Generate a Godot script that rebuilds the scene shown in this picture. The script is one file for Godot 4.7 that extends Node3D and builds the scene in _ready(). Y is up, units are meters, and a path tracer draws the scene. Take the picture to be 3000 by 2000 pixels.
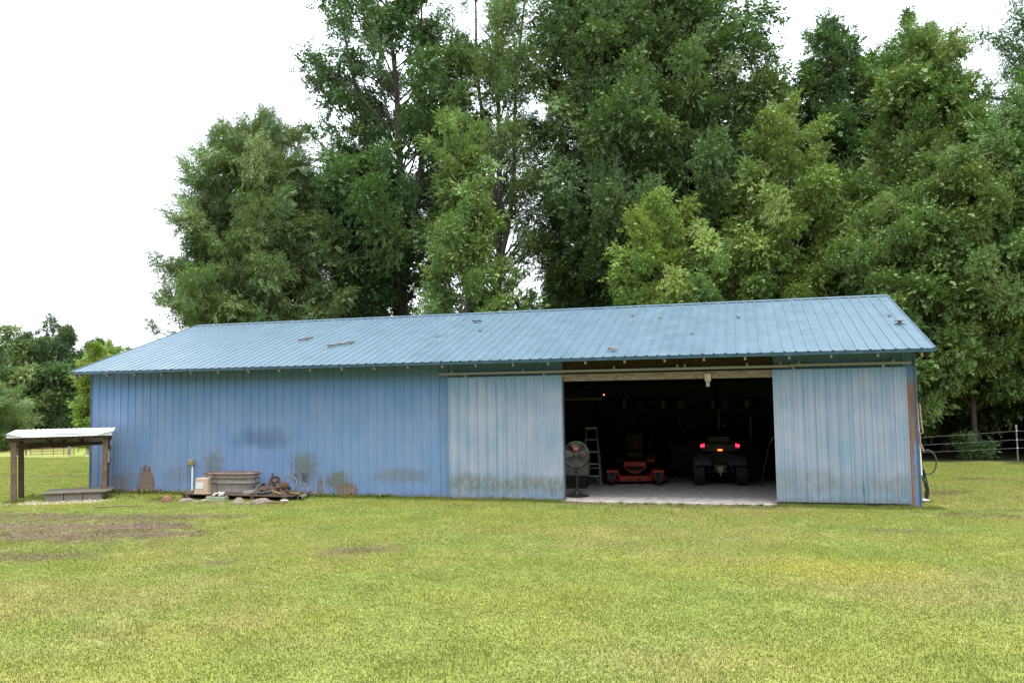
extends Node3D

# ---------------------------------------------------------------- mesh builder
class MB:
	var v := PackedVector3Array()
	var n := PackedVector3Array()
	var uv := PackedVector2Array()
	var c := PackedColorArray()
	var ix := PackedInt32Array()
	var col := Color.WHITE
	func vert(p: Vector3, nn: Vector3, t := Vector2.ZERO) -> int:
		v.append(p); n.append(nn); uv.append(t); c.append(col)
		return v.size() - 1
	func face(a: int, b: int, d: int) -> void:
		var cr := (v[b] - v[a]).cross(v[d] - v[a])
		if cr.dot(n[a] + n[b] + n[d]) > 0.0:
			ix.append(a); ix.append(d); ix.append(b)
		else:
			ix.append(a); ix.append(b); ix.append(d)
	func poly(pts: Array, nn: Vector3, uvs := []) -> void:
		var s := v.size()
		for i in pts.size():
			vert(pts[i], nn, uvs[i] if uvs.size() > i else Vector2(pts[i].x, pts[i].y))
		for i in range(1, pts.size() - 1):
			face(s, s + i, s + i + 1)
	# bevelled box; texture u runs along the longest side
	func box(t: Transform3D, size: Vector3, bev := 0.0) -> void:
		var h := size * 0.5
		var b: float = minf(bev, minf(h.x, minf(h.y, h.z)) * 0.9)
		var la := size.max_axis_index()
		var cor := func(sg: Vector3, ax: int) -> Vector3:
			var q := Vector3(sg.x * (h.x - b), sg.y * (h.y - b), sg.z * (h.z - b))
			q[ax] = sg[ax] * h[ax]
			return q
		var put := func(pts: Array, nn: Vector3) -> void:
			var ps := []
			var us := []
			for q in pts:
				ps.append(t * q)
				var w: Vector3 = q
				var u := w[la]
				var o := 0.0
				for k in 3:
					if k != la: o += w[k]
				us.append(Vector2(u, o))
			poly(ps, (t.basis * nn).normalized(), us)
		for ax in 3:
			var a1 := (ax + 1) % 3
			var a2 := (ax + 2) % 3
			for s in [-1.0, 1.0]:
				var pts := []
				for w in [[-1.0, -1.0], [1.0, -1.0], [1.0, 1.0], [-1.0, 1.0]]:
					var sg := Vector3.ZERO
					sg[ax] = s; sg[a1] = w[0]; sg[a2] = w[1]
					pts.append(cor.call(sg, ax))
				var nn := Vector3.ZERO
				nn[ax] = s
				put.call(pts, nn)
			if b > 0.0:
				for s1 in [-1.0, 1.0]:
					for s2 in [-1.0, 1.0]:
						var p0 := Vector3.ZERO
						p0[a1] = s1; p0[a2] = s2; p0[ax] = -1.0
						var p1 := p0
						p1[ax] = 1.0
						var nn := Vector3.ZERO
						nn[a1] = s1; nn[a2] = s2
						put.call([cor.call(p0, a1), cor.call(p1, a1), cor.call(p1, a2), cor.call(p0, a2)], nn.normalized())
		if b > 0.0:
			for sx in [-1.0, 1.0]:
				for sy in [-1.0, 1.0]:
					for sz in [-1.0, 1.0]:
						var sg := Vector3(sx, sy, sz)
						put.call([cor.call(sg, 0), cor.call(sg, 1), cor.call(sg, 2)], sg.normalized())
	func bx(center: Vector3, size: Vector3, bev := 0.0, turn := 0.0) -> void:
		box(Transform3D(Basis(Vector3.UP, turn), center), size, bev)
	# bar between two points, w wide and h high
	func bar(a: Vector3, b: Vector3, w: float, h: float, bev := 0.0, up := Vector3.UP) -> void:
		var z := (b - a).normalized()
		if absf(z.dot(up)) > 0.98: up = Vector3.RIGHT
		var x := up.cross(z).normalized()
		box(Transform3D(Basis(x, z.cross(x), z), (a + b) * 0.5), Vector3(w, h, a.distance_to(b)), bev)
	# smooth surface through rows of points
	func grid(rows: Array, closed := false, flip_out := true) -> void:
		var R := rows.size()
		var K: int = rows[0].size()
		var cen := Vector3.ZERO
		for r in rows:
			for p in r: cen += p
		cen /= float(R * K)
		var ns := []
		var sgn := 0.0
		for i in R:
			for j in K:
				var jn := (j + 1) % K if closed else mini(j + 1, K - 1)
				var jp := (j + K - 1) % K if closed else maxi(j - 1, 0)
				var du: Vector3 = rows[i][jn] - rows[i][jp]
				var dv: Vector3 = rows[mini(i + 1, R - 1)][j] - rows[maxi(i - 1, 0)][j]
				var m := du.cross(dv)
				m = m.normalized() if m.length() > 1e-9 else Vector3.ZERO
				ns.append(m)
				sgn += m.dot(rows[i][j] - cen)
		var f := -1.0 if (flip_out and sgn < 0.0) else 1.0
		var s := v.size()
		for i in R:
			for j in K:
				var m: Vector3 = ns[i * K + j] * f
				if m == Vector3.ZERO: m = (rows[i][j] - cen).normalized()
				vert(rows[i][j], m, Vector2(float(j) / K, float(i) / R))
		for i in R - 1:
			for j in (K if closed else K - 1):
				var a := s + i * K + j
				var b := s + i * K + (j + 1) % K
				var d := s + (i + 1) * K + (j + 1) % K
				var e := s + (i + 1) * K + j
				if v[a].distance_squared_to(v[b]) > 1e-14: face(a, b, d)
				if v[d].distance_squared_to(v[e]) > 1e-14: face(a, d, e)
	func tube(pts: Array, r0: float, r1 := -1.0, sides := 8, caps := true) -> void:
		if r1 < 0.0: r1 = r0
		var rows := []
		var up := Vector3(0.13, 0.98, 0.17).normalized()
		var N := pts.size()
		var x := Vector3.ZERO
		for i in N:
			var d: Vector3 = (pts[mini(i + 1, N - 1)] - pts[maxi(i - 1, 0)]).normalized()
			if x == Vector3.ZERO:
				x = up.cross(d)
				if x.length() < 0.15: x = Vector3.RIGHT.cross(d)
			x = (x - d * x.dot(d)).normalized()
			var y := d.cross(x)
			var r: float = lerpf(r0, r1, float(i) / maxf(N - 1, 1))
			var ring := []
			for k in sides:
				var a := TAU * k / sides
				ring.append(pts[i] + (x * cos(a) + y * sin(a)) * r)
			rows.append(ring)
		tube_rows(rows, pts, caps)
	func tube_rows(rows: Array, pts: Array, caps: bool) -> void:
		var s := v.size()
		var K: int = rows[0].size()
		for i in rows.size():
			for j in K:
				vert(rows[i][j], (rows[i][j] - pts[i]).normalized(), Vector2(float(j) / K, i))
		for i in rows.size() - 1:
			for j in K:
				var a := s + i * K + j
				var b := s + i * K + (j + 1) % K
				face(a, b, s + (i + 1) * K + (j + 1) % K)
				face(a, s + (i + 1) * K + (j + 1) % K, s + (i + 1) * K + j)
		if caps and pts.size() > 1:
			poly(rows[0], (pts[0] - pts[1]).normalized())
			poly(rows[-1], (pts[-1] - pts[-2]).normalized())
	# profile of (radius, along) turned round an axis
	func lathe(t: Transform3D, prof: Array, sides := 24) -> void:
		for i in prof.size() - 1:
			var a: Vector2 = prof[i]
			var b: Vector2 = prof[i + 1]
			var d := b - a
			if d.length() < 1e-6: continue
			var nn := Vector2(d.y, -d.x).normalized()
			var s := v.size()
			for k in sides + 1:
				var an := TAU * k / sides
				var dir := Vector3(cos(an), 0, sin(an))
				var m := (t.basis * (dir * nn.x + Vector3(0, nn.y, 0))).normalized()
				vert(t * (dir * a.x + Vector3(0, a.y, 0)), m, Vector2(float(k) / sides, a.y))
				vert(t * (dir * b.x + Vector3(0, b.y, 0)), m, Vector2(float(k) / sides, b.y))
			for k in sides:
				var q := s + k * 2
				if a.x > 1e-6: face(q, q + 2, q + 1)
				if b.x > 1e-6: face(q + 1, q + 2, q + 3)
	func mesh() -> ArrayMesh:
		var a := []
		a.resize(Mesh.ARRAY_MAX)
		a[Mesh.ARRAY_VERTEX] = v
		a[Mesh.ARRAY_NORMAL] = n
		a[Mesh.ARRAY_TEX_UV] = uv
		a[Mesh.ARRAY_COLOR] = c
		a[Mesh.ARRAY_INDEX] = ix
		var m := ArrayMesh.new()
		m.add_surface_from_arrays(Mesh.PRIMITIVE_TRIANGLES, a)
		return m

# ---------------------------------------------------------------- scene helpers
var taken := {}
var M := {}
var rng := RandomNumberGenerator.new()
var na := FastNoiseLite.new()

func numbered(called: String) -> String:
	if not taken.has(called):
		taken[called] = 0
		return called
	taken[called] += 1
	return "%s_%03d" % [called, taken[called]]

func tag(o: Node, label: String, category: String, group := "", kind := ""):
	if label: o.set_meta("label", label)
	if category: o.set_meta("category", category)
	if group: o.set_meta("group", group)
	if kind: o.set_meta("kind", kind)
	return o

func thing(called: String, label: String, category: String, at := Vector3.ZERO, turn := 0.0, group := "") -> Node3D:
	var o := Node3D.new()
	o.name = numbered(called)
	add_child(o)
	o.position = at
	o.rotation.y = turn
	return tag(o, label, category, group)

func part(called: String, b, m: Material, parent: Node = null) -> MeshInstance3D:
	var o := MeshInstance3D.new()
	o.mesh = b.mesh() if b is MB else b
	o.material_override = m
	if parent == null:
		o.name = numbered(called)
		add_child(o)
	else:
		o.name = called
		parent.add_child(o, true)
	return o

func single(called: String, b, m: Material, label: String, category: String, at := Vector3.ZERO, turn := 0.0, group := "") -> MeshInstance3D:
	var o := part(called, b, m)
	o.position = at
	o.rotation.y = turn
	return tag(o, label, category, group)

func rr(a: float, b: float) -> float:
	return rng.randf_range(a, b)

func nz(x: float, y: float, f := 1.0) -> float:
	return na.get_noise_2d(x * f, y * f)

func sst(a: float, b: float, x: float) -> float:
	return smoothstep(a, b, x)

func lin(r: float, g: float, b: float) -> Color:
	return Color(r, g, b).linear_to_srgb()

# grey noise picture, values lo..hi, repeated without seams
func grain(sx: int, sy: int, freq: float, oct: int, lo: float, hi: float, sd: int, cell := false) -> ImageTexture:
	var f := FastNoiseLite.new()
	f.seed = sd
	f.frequency = freq
	f.noise_type = FastNoiseLite.TYPE_CELLULAR if cell else FastNoiseLite.TYPE_SIMPLEX_SMOOTH
	f.fractal_octaves = oct
	var im := f.get_seamless_image(sx, sy)
	var d := im.get_data()
	for i in d.size():
		d[i] = int(255.0 * lerpf(lo, hi, d[i] / 255.0))
	var g := Image.create_from_data(sx, sy, false, Image.FORMAT_L8, d)
	g.convert(Image.FORMAT_RGB8)
	return ImageTexture.create_from_image(g)

func wood_grain(sd: int) -> ImageTexture:
	var f := FastNoiseLite.new()
	f.seed = sd
	f.frequency = 1.0
	f.fractal_octaves = 3
	var im := Image.create(512, 256, false, Image.FORMAT_RGB8)
	for y in 256:
		for x in 512:
			var a := f.get_noise_2d(x * 0.006, y * 0.16 + 2.0 * f.get_noise_2d(x * 0.01, y * 0.02))
			var b := f.get_noise_2d(x * 0.02 + 50.0, y * 0.5)
			var k := 0.72 + 0.22 * a + 0.12 * b
			im.set_pixel(x, y, Color(k, k * 0.98, k * 0.95))
	return ImageTexture.create_from_image(im)

func mk(called: String, color: Color, rough: float, metal := 0.0, tex: Texture2D = null, scale := 1.0, tri := true) -> StandardMaterial3D:
	var m := StandardMaterial3D.new()
	m.resource_name = called
	m.albedo_color = color
	m.roughness = rough
	m.metallic = metal
	m.cull_mode = BaseMaterial3D.CULL_DISABLED
	if tex:
		m.albedo_texture = tex
		m.uv1_scale = Vector3.ONE * scale
		if tri:
			m.uv1_triplanar = true
			m.uv1_world_triplanar = true
	M[called] = m
	return m

func instances(called: String, mesh: Mesh, m: Material, xf: Array, cols: Array, parent: Node = null) -> MultiMeshInstance3D:
	var mm := MultiMesh.new()
	mm.transform_format = MultiMesh.TRANSFORM_3D
	mm.use_colors = true
	mm.mesh = mesh
	mm.instance_count = xf.size()
	var buf := PackedFloat32Array()
	buf.resize(xf.size() * 16)
	for i in xf.size():
		var t: Transform3D = xf[i]
		var c: Color = cols[i]
		var o := i * 16
		buf[o] = t.basis.x.x; buf[o + 1] = t.basis.y.x; buf[o + 2] = t.basis.z.x; buf[o + 3] = t.origin.x
		buf[o + 4] = t.basis.x.y; buf[o + 5] = t.basis.y.y; buf[o + 6] = t.basis.z.y; buf[o + 7] = t.origin.y
		buf[o + 8] = t.basis.x.z; buf[o + 9] = t.basis.y.z; buf[o + 10] = t.basis.z.z; buf[o + 11] = t.origin.z
		buf[o + 12] = c.r; buf[o + 13] = c.g; buf[o + 14] = c.b; buf[o + 15] = 1.0
	mm.buffer = buf
	var o := MultiMeshInstance3D.new()
	o.multimesh = mm
	o.material_override = m
	if parent == null:
		o.name = numbered(called)
		add_child(o)
	else:
		o.name = called
		parent.add_child(o, true)
	return o

func materials() -> void:
	var mottle := grain(512, 512, 0.012, 4, 0.72, 1.0, 3)
	var fine := grain(512, 512, 0.06, 3, 0.66, 1.0, 5)
	var rusty := grain(512, 512, 0.02, 5, 0.45, 1.0, 9)
	var wd := wood_grain(4)
	var roofm := mk("roof_paint", lin(0.098, 0.152, 0.196), 0.36, 0.0, grain(512, 512, 0.01, 4, 0.90, 1.0, 21), 0.35)
	roofm.roughness = 1.0
	roofm.roughness_texture = grain(512, 512, 0.007, 2, 0.30, 0.50, 22)
	M.dent_map = grain(512, 512, 0.03, 2, 0.0, 1.0, 23)
	mk("trim_blue", lin(0.045, 0.10, 0.145), 0.4, 0.0, mottle, 0.8)
	mk("wall_corner", lin(0.11, 0.15, 0.235), 0.5, 0.0, mottle, 0.9)
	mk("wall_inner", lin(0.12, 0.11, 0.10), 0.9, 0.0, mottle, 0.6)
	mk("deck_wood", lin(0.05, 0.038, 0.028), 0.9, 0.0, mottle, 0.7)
	mk("beam_wood", lin(0.40, 0.31, 0.235), 0.85, 0.0, wd, 0.6, false)
	mk("brown_wood", lin(0.11, 0.065, 0.04), 0.9, 0.0, wd, 0.7, false)
	mk("tail_wood", lin(0.50, 0.42, 0.36), 0.9, 0.0, wd, 1.2, false)
	mk("post_wood", lin(0.27, 0.18, 0.135), 0.9, 0.0, wd, 0.8, false)
	mk("post_dark", lin(0.12, 0.07, 0.045), 0.9, 0.0, wd, 0.8, false)
	mk("grey_wood", lin(0.23, 0.19, 0.165), 0.95, 0.0, wd, 0.9, false)
	mk("old_board", lin(0.13, 0.085, 0.055), 0.95, 0.0, wd, 0.8, false)
	mk("galv", lin(0.42, 0.40, 0.37), 0.5, 0.35, fine, 1.6)
	mk("steel", lin(0.55, 0.55, 0.56), 0.3, 0.9)
	mk("concrete", lin(0.44, 0.385, 0.355), 0.85, 0.0, grain(512, 512, 0.015, 5, 0.7, 1.0, 31), 0.55)
	mk("block", lin(0.36, 0.305, 0.28), 0.95, 0.0, fine, 1.3)
	mk("white_metal", lin(0.80, 0.80, 0.82), 0.35, 0.0, mottle, 0.25)
	mk("pale_panel", lin(0.36, 0.34, 0.27), 0.6, 0.0, mottle, 1.0)
	mk("tank_plastic", lin(0.33, 0.285, 0.265), 0.65, 0.0, mottle, 1.6)
	mk("rust", lin(0.24, 0.092, 0.055), 0.95, 0.0, rusty, 2.5)
	mk("rust_dark", lin(0.095, 0.055, 0.035), 0.9, 0.0, rusty, 3.5)
	mk("tan_plastic", lin(0.56, 0.39, 0.265), 0.6, 0.0, mottle, 1.2)
	mk("paper", lin(0.78, 0.76, 0.76), 0.8, 0.0, fine, 3.0)
	mk("beige_box", lin(0.33, 0.25, 0.13), 0.7, 0.0, mottle, 3.0)
	mk("pvc", lin(0.74, 0.74, 0.72), 0.45)
	mk("rubber", lin(0.022, 0.022, 0.023), 0.75, 0.0, fine, 4.0)
	mk("hose_black", lin(0.05, 0.05, 0.048), 0.5)
	mk("hose_green", lin(0.05, 0.085, 0.07), 0.55)
	mk("hose_tan", lin(0.14, 0.13, 0.10), 0.6)
	mk("yellow", lin(0.45, 0.36, 0.08), 0.7, 0.0, rusty, 4.0)
	mk("pale_green", lin(0.42, 0.47, 0.33), 0.7, 0.0, mottle, 2.0)
	mk("rock_tan", lin(0.33, 0.265, 0.20), 0.95, 0.0, rusty, 2.2)
	mk("rock_orange", lin(0.36, 0.17, 0.095), 0.95, 0.0, rusty, 2.2)
	mk("shell", lin(0.68, 0.64, 0.60), 0.7, 0.0, fine, 5.0)
	mk("black_metal", lin(0.014, 0.014, 0.015), 0.45)
	mk("black_plastic", lin(0.014, 0.014, 0.015), 0.55, 0.0, fine, 3.0)
	mk("grille_wire", lin(0.24, 0.23, 0.22), 0.4, 0.5)
	mk("fan_blade", lin(0.16, 0.14, 0.115), 0.5, 0.2)
	mk("red_badge", lin(0.75, 0.10, 0.09), 0.5)
	mk("orange_paint", lin(0.31, 0.020, 0.009), 0.45)
	mk("alu", lin(0.30, 0.30, 0.29), 0.45, 0.5)
	mk("fiberglass", lin(0.10, 0.11, 0.11), 0.6)
	mk("white_enamel", lin(0.22, 0.195, 0.16), 0.5, 0.0, mottle, 0.8)
	mk("atv_plastic", lin(0.010, 0.0095, 0.011), 0.6)
	mk("seat_vinyl", lin(0.02, 0.02, 0.02), 0.5)
	mk("cardboard", lin(0.07, 0.055, 0.04), 0.9, 0.0, mottle, 1.0)
	mk("red_can", lin(0.06, 0.012, 0.012), 0.45)
	mk("chrome", lin(0.75, 0.75, 0.75), 0.18, 1.0)
	mk("copper_rust", lin(0.42, 0.22, 0.13), 0.35, 0.7, rusty, 3.0)
	mk("bark", lin(0.125, 0.10, 0.08), 0.95, 0.0, rusty, 1.2)
	mk("bark_pale", lin(0.27, 0.235, 0.20), 0.95, 0.0, rusty, 1.2)
	mk("dead_bark", lin(0.32, 0.21, 0.15), 0.95, 0.0, rusty, 3.0)
	mk("gate_rust", lin(0.30, 0.15, 0.09), 0.8, 0.0, rusty, 2.0)
	mk("weathered_post", lin(0.34, 0.30, 0.24), 0.95, 0.0, rusty, 1.2)
	mk("wire", lin(0.20, 0.195, 0.19), 0.6, 0.3)
	mk("vent_metal", lin(0.13, 0.12, 0.12), 0.6, 0.2)
	mk("tpost", lin(0.28, 0.26, 0.23), 0.7, 0.2, rusty, 2.0)
	for e in [["tail_light", 1.0, 0.02, 0.05, 1.6], ["stop_light", 1.0, 0.10, 0.015, 2.6], ["pilot_light", 1.0, 0.22, 0.05, 4.0]]:
		var q := mk(e[0], lin(0.5, 0.03, 0.03), 0.3)
		q.emission_enabled = true
		q.emission = lin(e[1], e[2], e[3])
		q.emission_energy_multiplier = e[4]
	var lf := mk("leaf", Color.WHITE, 0.55)
	lf.vertex_color_use_as_albedo = true
	lf.metallic_specular = 0.35
	lf.backlight_enabled = true
	lf.backlight = lin(0.38, 0.46, 0.17)
	var gr := mk("grass", Color.WHITE, 0.7)
	gr.vertex_color_use_as_albedo = true
	gr.metallic_specular = 0.3
	gr.backlight_enabled = true
	gr.backlight = lin(0.34, 0.4, 0.12)
	var gd := mk("soil", Color.WHITE, 0.98, 0.0, grain(512, 512, 0.05, 5, 0.55, 1.0, 41), 0.9)
	gd.vertex_color_use_as_albedo = true
	gd.metallic_specular = 0.2
	var st := mk("stone", Color.WHITE, 0.95)
	st.vertex_color_use_as_albedo = true

# ---------------------------------------------------------------- main
const EL := -3.137
const ER := 16.785
const EH := 3.05
const HD := 5.043
const RISE := 1.573
const WL := -2.932
const WR := 16.505
const WZ := -0.45
const OPL := 9.48
const OPR := 13.86
const CAM := Vector3(13.238, 2.287, 17.196)

func _ready() -> void:
	na.seed = 11
	na.frequency = 1.0
	na.fractal_octaves = 3
	rng.seed = 7
	var cam := Camera3D.new()
	cam.name = "camera"
	cam.position = CAM
	cam.rotation_degrees = Vector3(3.721, 15.501, -0.914)
	cam.fov = 44.9
	cam.far = 900.0
	add_child(cam)
	cam.current = true
	var env := Environment.new()
	env.background_mode = Environment.BG_SKY
	var sky := Sky.new()
	var sm := ProceduralSkyMaterial.new()
	sm.sky_top_color = lin(0.80, 0.895, 1.0)
	sm.sky_horizon_color = lin(0.88, 0.925, 0.985)
	sm.ground_horizon_color = lin(0.5, 0.52, 0.45)
	sm.ground_bottom_color = lin(0.10, 0.13, 0.05)
	sky.sky_material = sm
	env.sky = sky
	env.background_energy_multiplier = 1.0
	env.tonemap_mode = Environment.TONE_MAPPER_LINEAR
	env.tonemap_exposure = 3.2
	env.sdfgi_enabled = true
	env.ssao_enabled = true
	env.ssil_enabled = true
	var we := WorldEnvironment.new()
	we.name = "environment"
	we.environment = env
	add_child(we)
	var sun := DirectionalLight3D.new()
	sun.name = "sun"
	sun.light_energy = 0.5
	sun.light_angular_distance = 22.0
	sun.light_color = Color(1.0, 0.985, 0.96)
	sun.rotation_degrees = Vector3(-76, 24, 0)
	sun.shadow_enabled = true
	sun.sky_mode = DirectionalLight3D.SKY_MODE_LIGHT_ONLY
	add_child(sun)

	materials()
	print("materials ", Time.get_ticks_msec())
	ground()
	print("ground ", Time.get_ticks_msec())
	barn()
	print("barn ", Time.get_ticks_msec())
	all_trees()
	print("trees ", Time.get_ticks_msec())
	shelter()
	junk()
	roof_debris()
	barn_inside()
	east_side()
	far_field()
	print("things ", Time.get_ticks_msec())
	lawn()
	clods()
	print("lawn ", Time.get_ticks_msec())

# ---------------------------------------------------------------- ground
const STRIPS := [[-3.0, 3.6, 3.6, 2.83, 0.30, 0.75], [-2.5, 5.2, 3.2, 4.1, 0.55, 1.0], [-0.5, 6.3, 4.0, 4.75, 0.45, 0.85], [1.2, 7.6, 3.6, 6.9, 0.45, 0.7], [-2.0, 5.6, 2.8, 5.0, 1.2, 0.68], [-3.2, 4.2, 2.0, 3.4, 0.8, 0.6],
	[7.35, 5.95, 7.9, 5.6, 0.36, 0.75], [5.95, 7.02, 6.2, 6.93, 0.12, 1.0], [16.5, 0.6, 17.7, 0.55, 0.22, 0.9], [17.3, -0.2, 18.6, -0.4, 0.16, 0.7], [15.2, 2.4, 16.1, 2.65, 0.16, 0.8],
	[-9.4, -3.6, -6.4, -4.4, 0.25, 0.8], [9.5, -0.05, 13.8, -0.05, 0.22, 0.75], [17.0, -2.6, 17.9, -3.2, 0.3, 0.6], [18.5, -6.0, 19.7, -6.4, 0.25, 0.6], [0.3, 1.15, 3.5, 1.2, 0.25, 0.35]]

func seg_d(x: float, z: float, s: Array) -> float:
	var a := Vector2(s[0], s[1])
	var b := Vector2(s[2], s[3])
	var q := Vector2(x, z)
	var t := clampf((q - a).dot(b - a) / (b - a).length_squared(), 0.0, 1.0)
	return q.distance_to(a + (b - a) * t)

func bare(x: float, z: float) -> float:
	var k := 0.0
	for s in STRIPS:
		var d: float = seg_d(x, z, s) + 0.28 * nz(x, z, 1.6) * s[4] * 3.0 + 0.1 * nz(x, z, 6.0)
		k = maxf(k, s[5] * (1.0 - sst(s[4] * 0.3, s[4] * 1.6, d)))
	return k * sst(-0.75, -0.1, nz(x + 5.0, z * 1.6, 1.9) + 0.5 * nz(x, z + 17.0, 5.5))

func hgt(x: float, z: float) -> float:
	var y := 0.03 * nz(x, z, 0.12) + 0.012 * nz(x, z, 0.5)
	var w := sst(-4.0, -8.0, x)
	var s := -z - 9.0 - 0.1 * (x + 12.0)
	y += w * (-2.95 * sst(0.0, 36.0, s) + 0.05 * sst(-6.0, 0.0, s))
	y += 0.25 * sst(6.0, 18.0, z)
	if x > WL - 0.4 and x < WR + 0.4 and z < 0.4 and z > -10.5:
		y = minf(y, -0.01)
	return y

func lawn_color(x: float, z: float) -> Color:
	var a := nz(x + 40.0, z, 0.35)
	var b := nz(x, z + 90.0, 1.1)
	var d := nz(x + 7.0, z - 30.0, 0.16)
	var g := Color(0.368, 0.378, 0.102)
	g = g.lerp(Color(0.318, 0.366, 0.096), clampf(0.5 + 1.3 * a, 0.0, 1.0))
	g = g.lerp(Color(0.410, 0.360, 0.145), clampf(1.2 * d + 0.8 * b - 0.06, 0.0, 0.5))
	var yel := 1.0 - sst(0.4, 1.1, Vector2((x - 14.55) * 0.75, z - 5.8).length() + 0.4 * b)
	g = g.lerp(Color(0.47, 0.44, 0.075), 0.6 * yel)
	var tan_p := 1.0 - sst(0.6, 1.7, Vector2((x - 15.6) * 0.7, z - 6.6).length() + 0.5 * b)
	g = g.lerp(Color(0.46, 0.37, 0.19), 0.35 * tan_p)
	return g

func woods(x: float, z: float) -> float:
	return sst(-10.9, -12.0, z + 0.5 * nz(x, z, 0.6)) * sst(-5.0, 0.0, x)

func ground() -> void:
	var xs := []
	var zs := []
	var x := -26.0
	while x <= 27.0:
		xs.append(x); x += 0.25
	var st := 0.4
	x = 27.0
	while x < 700.0:
		x += st; st *= 1.25; xs.append(x)
	x = -26.0; st = 0.4
	while x > -700.0:
		x -= st; st *= 1.12; xs.insert(0, x)
	var z := -14.0
	while z <= 14.0:
		zs.append(z); z += 0.25
	z = 14.0; st = 0.4
	while z < 700.0:
		z += st; st *= 1.3; zs.append(z)
	z = -14.0; st = 0.4
	while z > -700.0:
		z -= st; st *= 1.12; zs.insert(0, z)
	var v := PackedVector3Array()
	var n := PackedVector3Array()
	var c := PackedColorArray()
	var ix := PackedInt32Array()
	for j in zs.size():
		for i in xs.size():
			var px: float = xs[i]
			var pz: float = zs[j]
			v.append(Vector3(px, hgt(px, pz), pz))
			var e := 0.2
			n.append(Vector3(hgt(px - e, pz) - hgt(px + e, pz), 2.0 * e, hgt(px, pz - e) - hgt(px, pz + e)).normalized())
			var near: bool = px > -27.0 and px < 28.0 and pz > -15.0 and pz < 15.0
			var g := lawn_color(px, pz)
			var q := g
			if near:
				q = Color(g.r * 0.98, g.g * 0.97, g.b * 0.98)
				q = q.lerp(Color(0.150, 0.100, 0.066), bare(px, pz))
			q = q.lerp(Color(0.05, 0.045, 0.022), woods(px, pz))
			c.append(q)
	var W := xs.size()
	for j in zs.size() - 1:
		for i in W - 1:
			var a := j * W + i
			ix.append_array(PackedInt32Array([a, a + 1, a + W + 1, a, a + W + 1, a + W]))
	var ar := []
	ar.resize(Mesh.ARRAY_MAX)
	ar[Mesh.ARRAY_VERTEX] = v
	ar[Mesh.ARRAY_NORMAL] = n
	ar[Mesh.ARRAY_COLOR] = c
	ar[Mesh.ARRAY_INDEX] = ix
	var m := ArrayMesh.new()
	m.add_surface_from_arrays(Mesh.PRIMITIVE_TRIANGLES, ar)
	var o := part("ground", m, M.soil)
	o.set_meta("kind", "structure")

func grass_patch(sd: int) -> ArrayMesh:
	var g := RandomNumberGenerator.new()
	g.seed = sd
	var b := MB.new()
	for k in 230:
		var r := 0.30 * sqrt(g.randf())
		var a := g.randf() * TAU
		var p := Vector3(cos(a) * r, -0.004, sin(a) * r)
		var h := g.randf_range(0.012, 0.030)
		var w := g.randf_range(0.0022, 0.0042)
		var d := g.randf() * TAU
		var lean := Vector3(cos(d), 0, sin(d)) * h * g.randf_range(0.15, 0.9)
		var side := Vector3(-sin(d), 0, cos(d)) * w
		var k2 := g.randf_range(0.94, 1.08)
		b.col = Color(k2, k2, k2)
		if g.randf() < 0.14: b.col = Color(1.3 * k2, 1.12 * k2, 1.5 * k2)
		var m := p + lean * 0.35 + Vector3(0, h * 0.6, 0)
		var t := p + lean + Vector3(0, h, 0)
		var nn := (Vector3(cos(d), 0.5, sin(d)) + Vector3(0, 0.6, 0)).normalized()
		var s := b.vert(p - side, nn)
		b.vert(p + side, nn); b.vert(m + side * 0.8, nn); b.vert(m - side * 0.8, nn); b.vert(t, nn)
		b.face(s, s + 1, s + 2); b.face(s, s + 2, s + 3); b.face(s + 3, s + 2, s + 4)
	return b.mesh()

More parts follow.
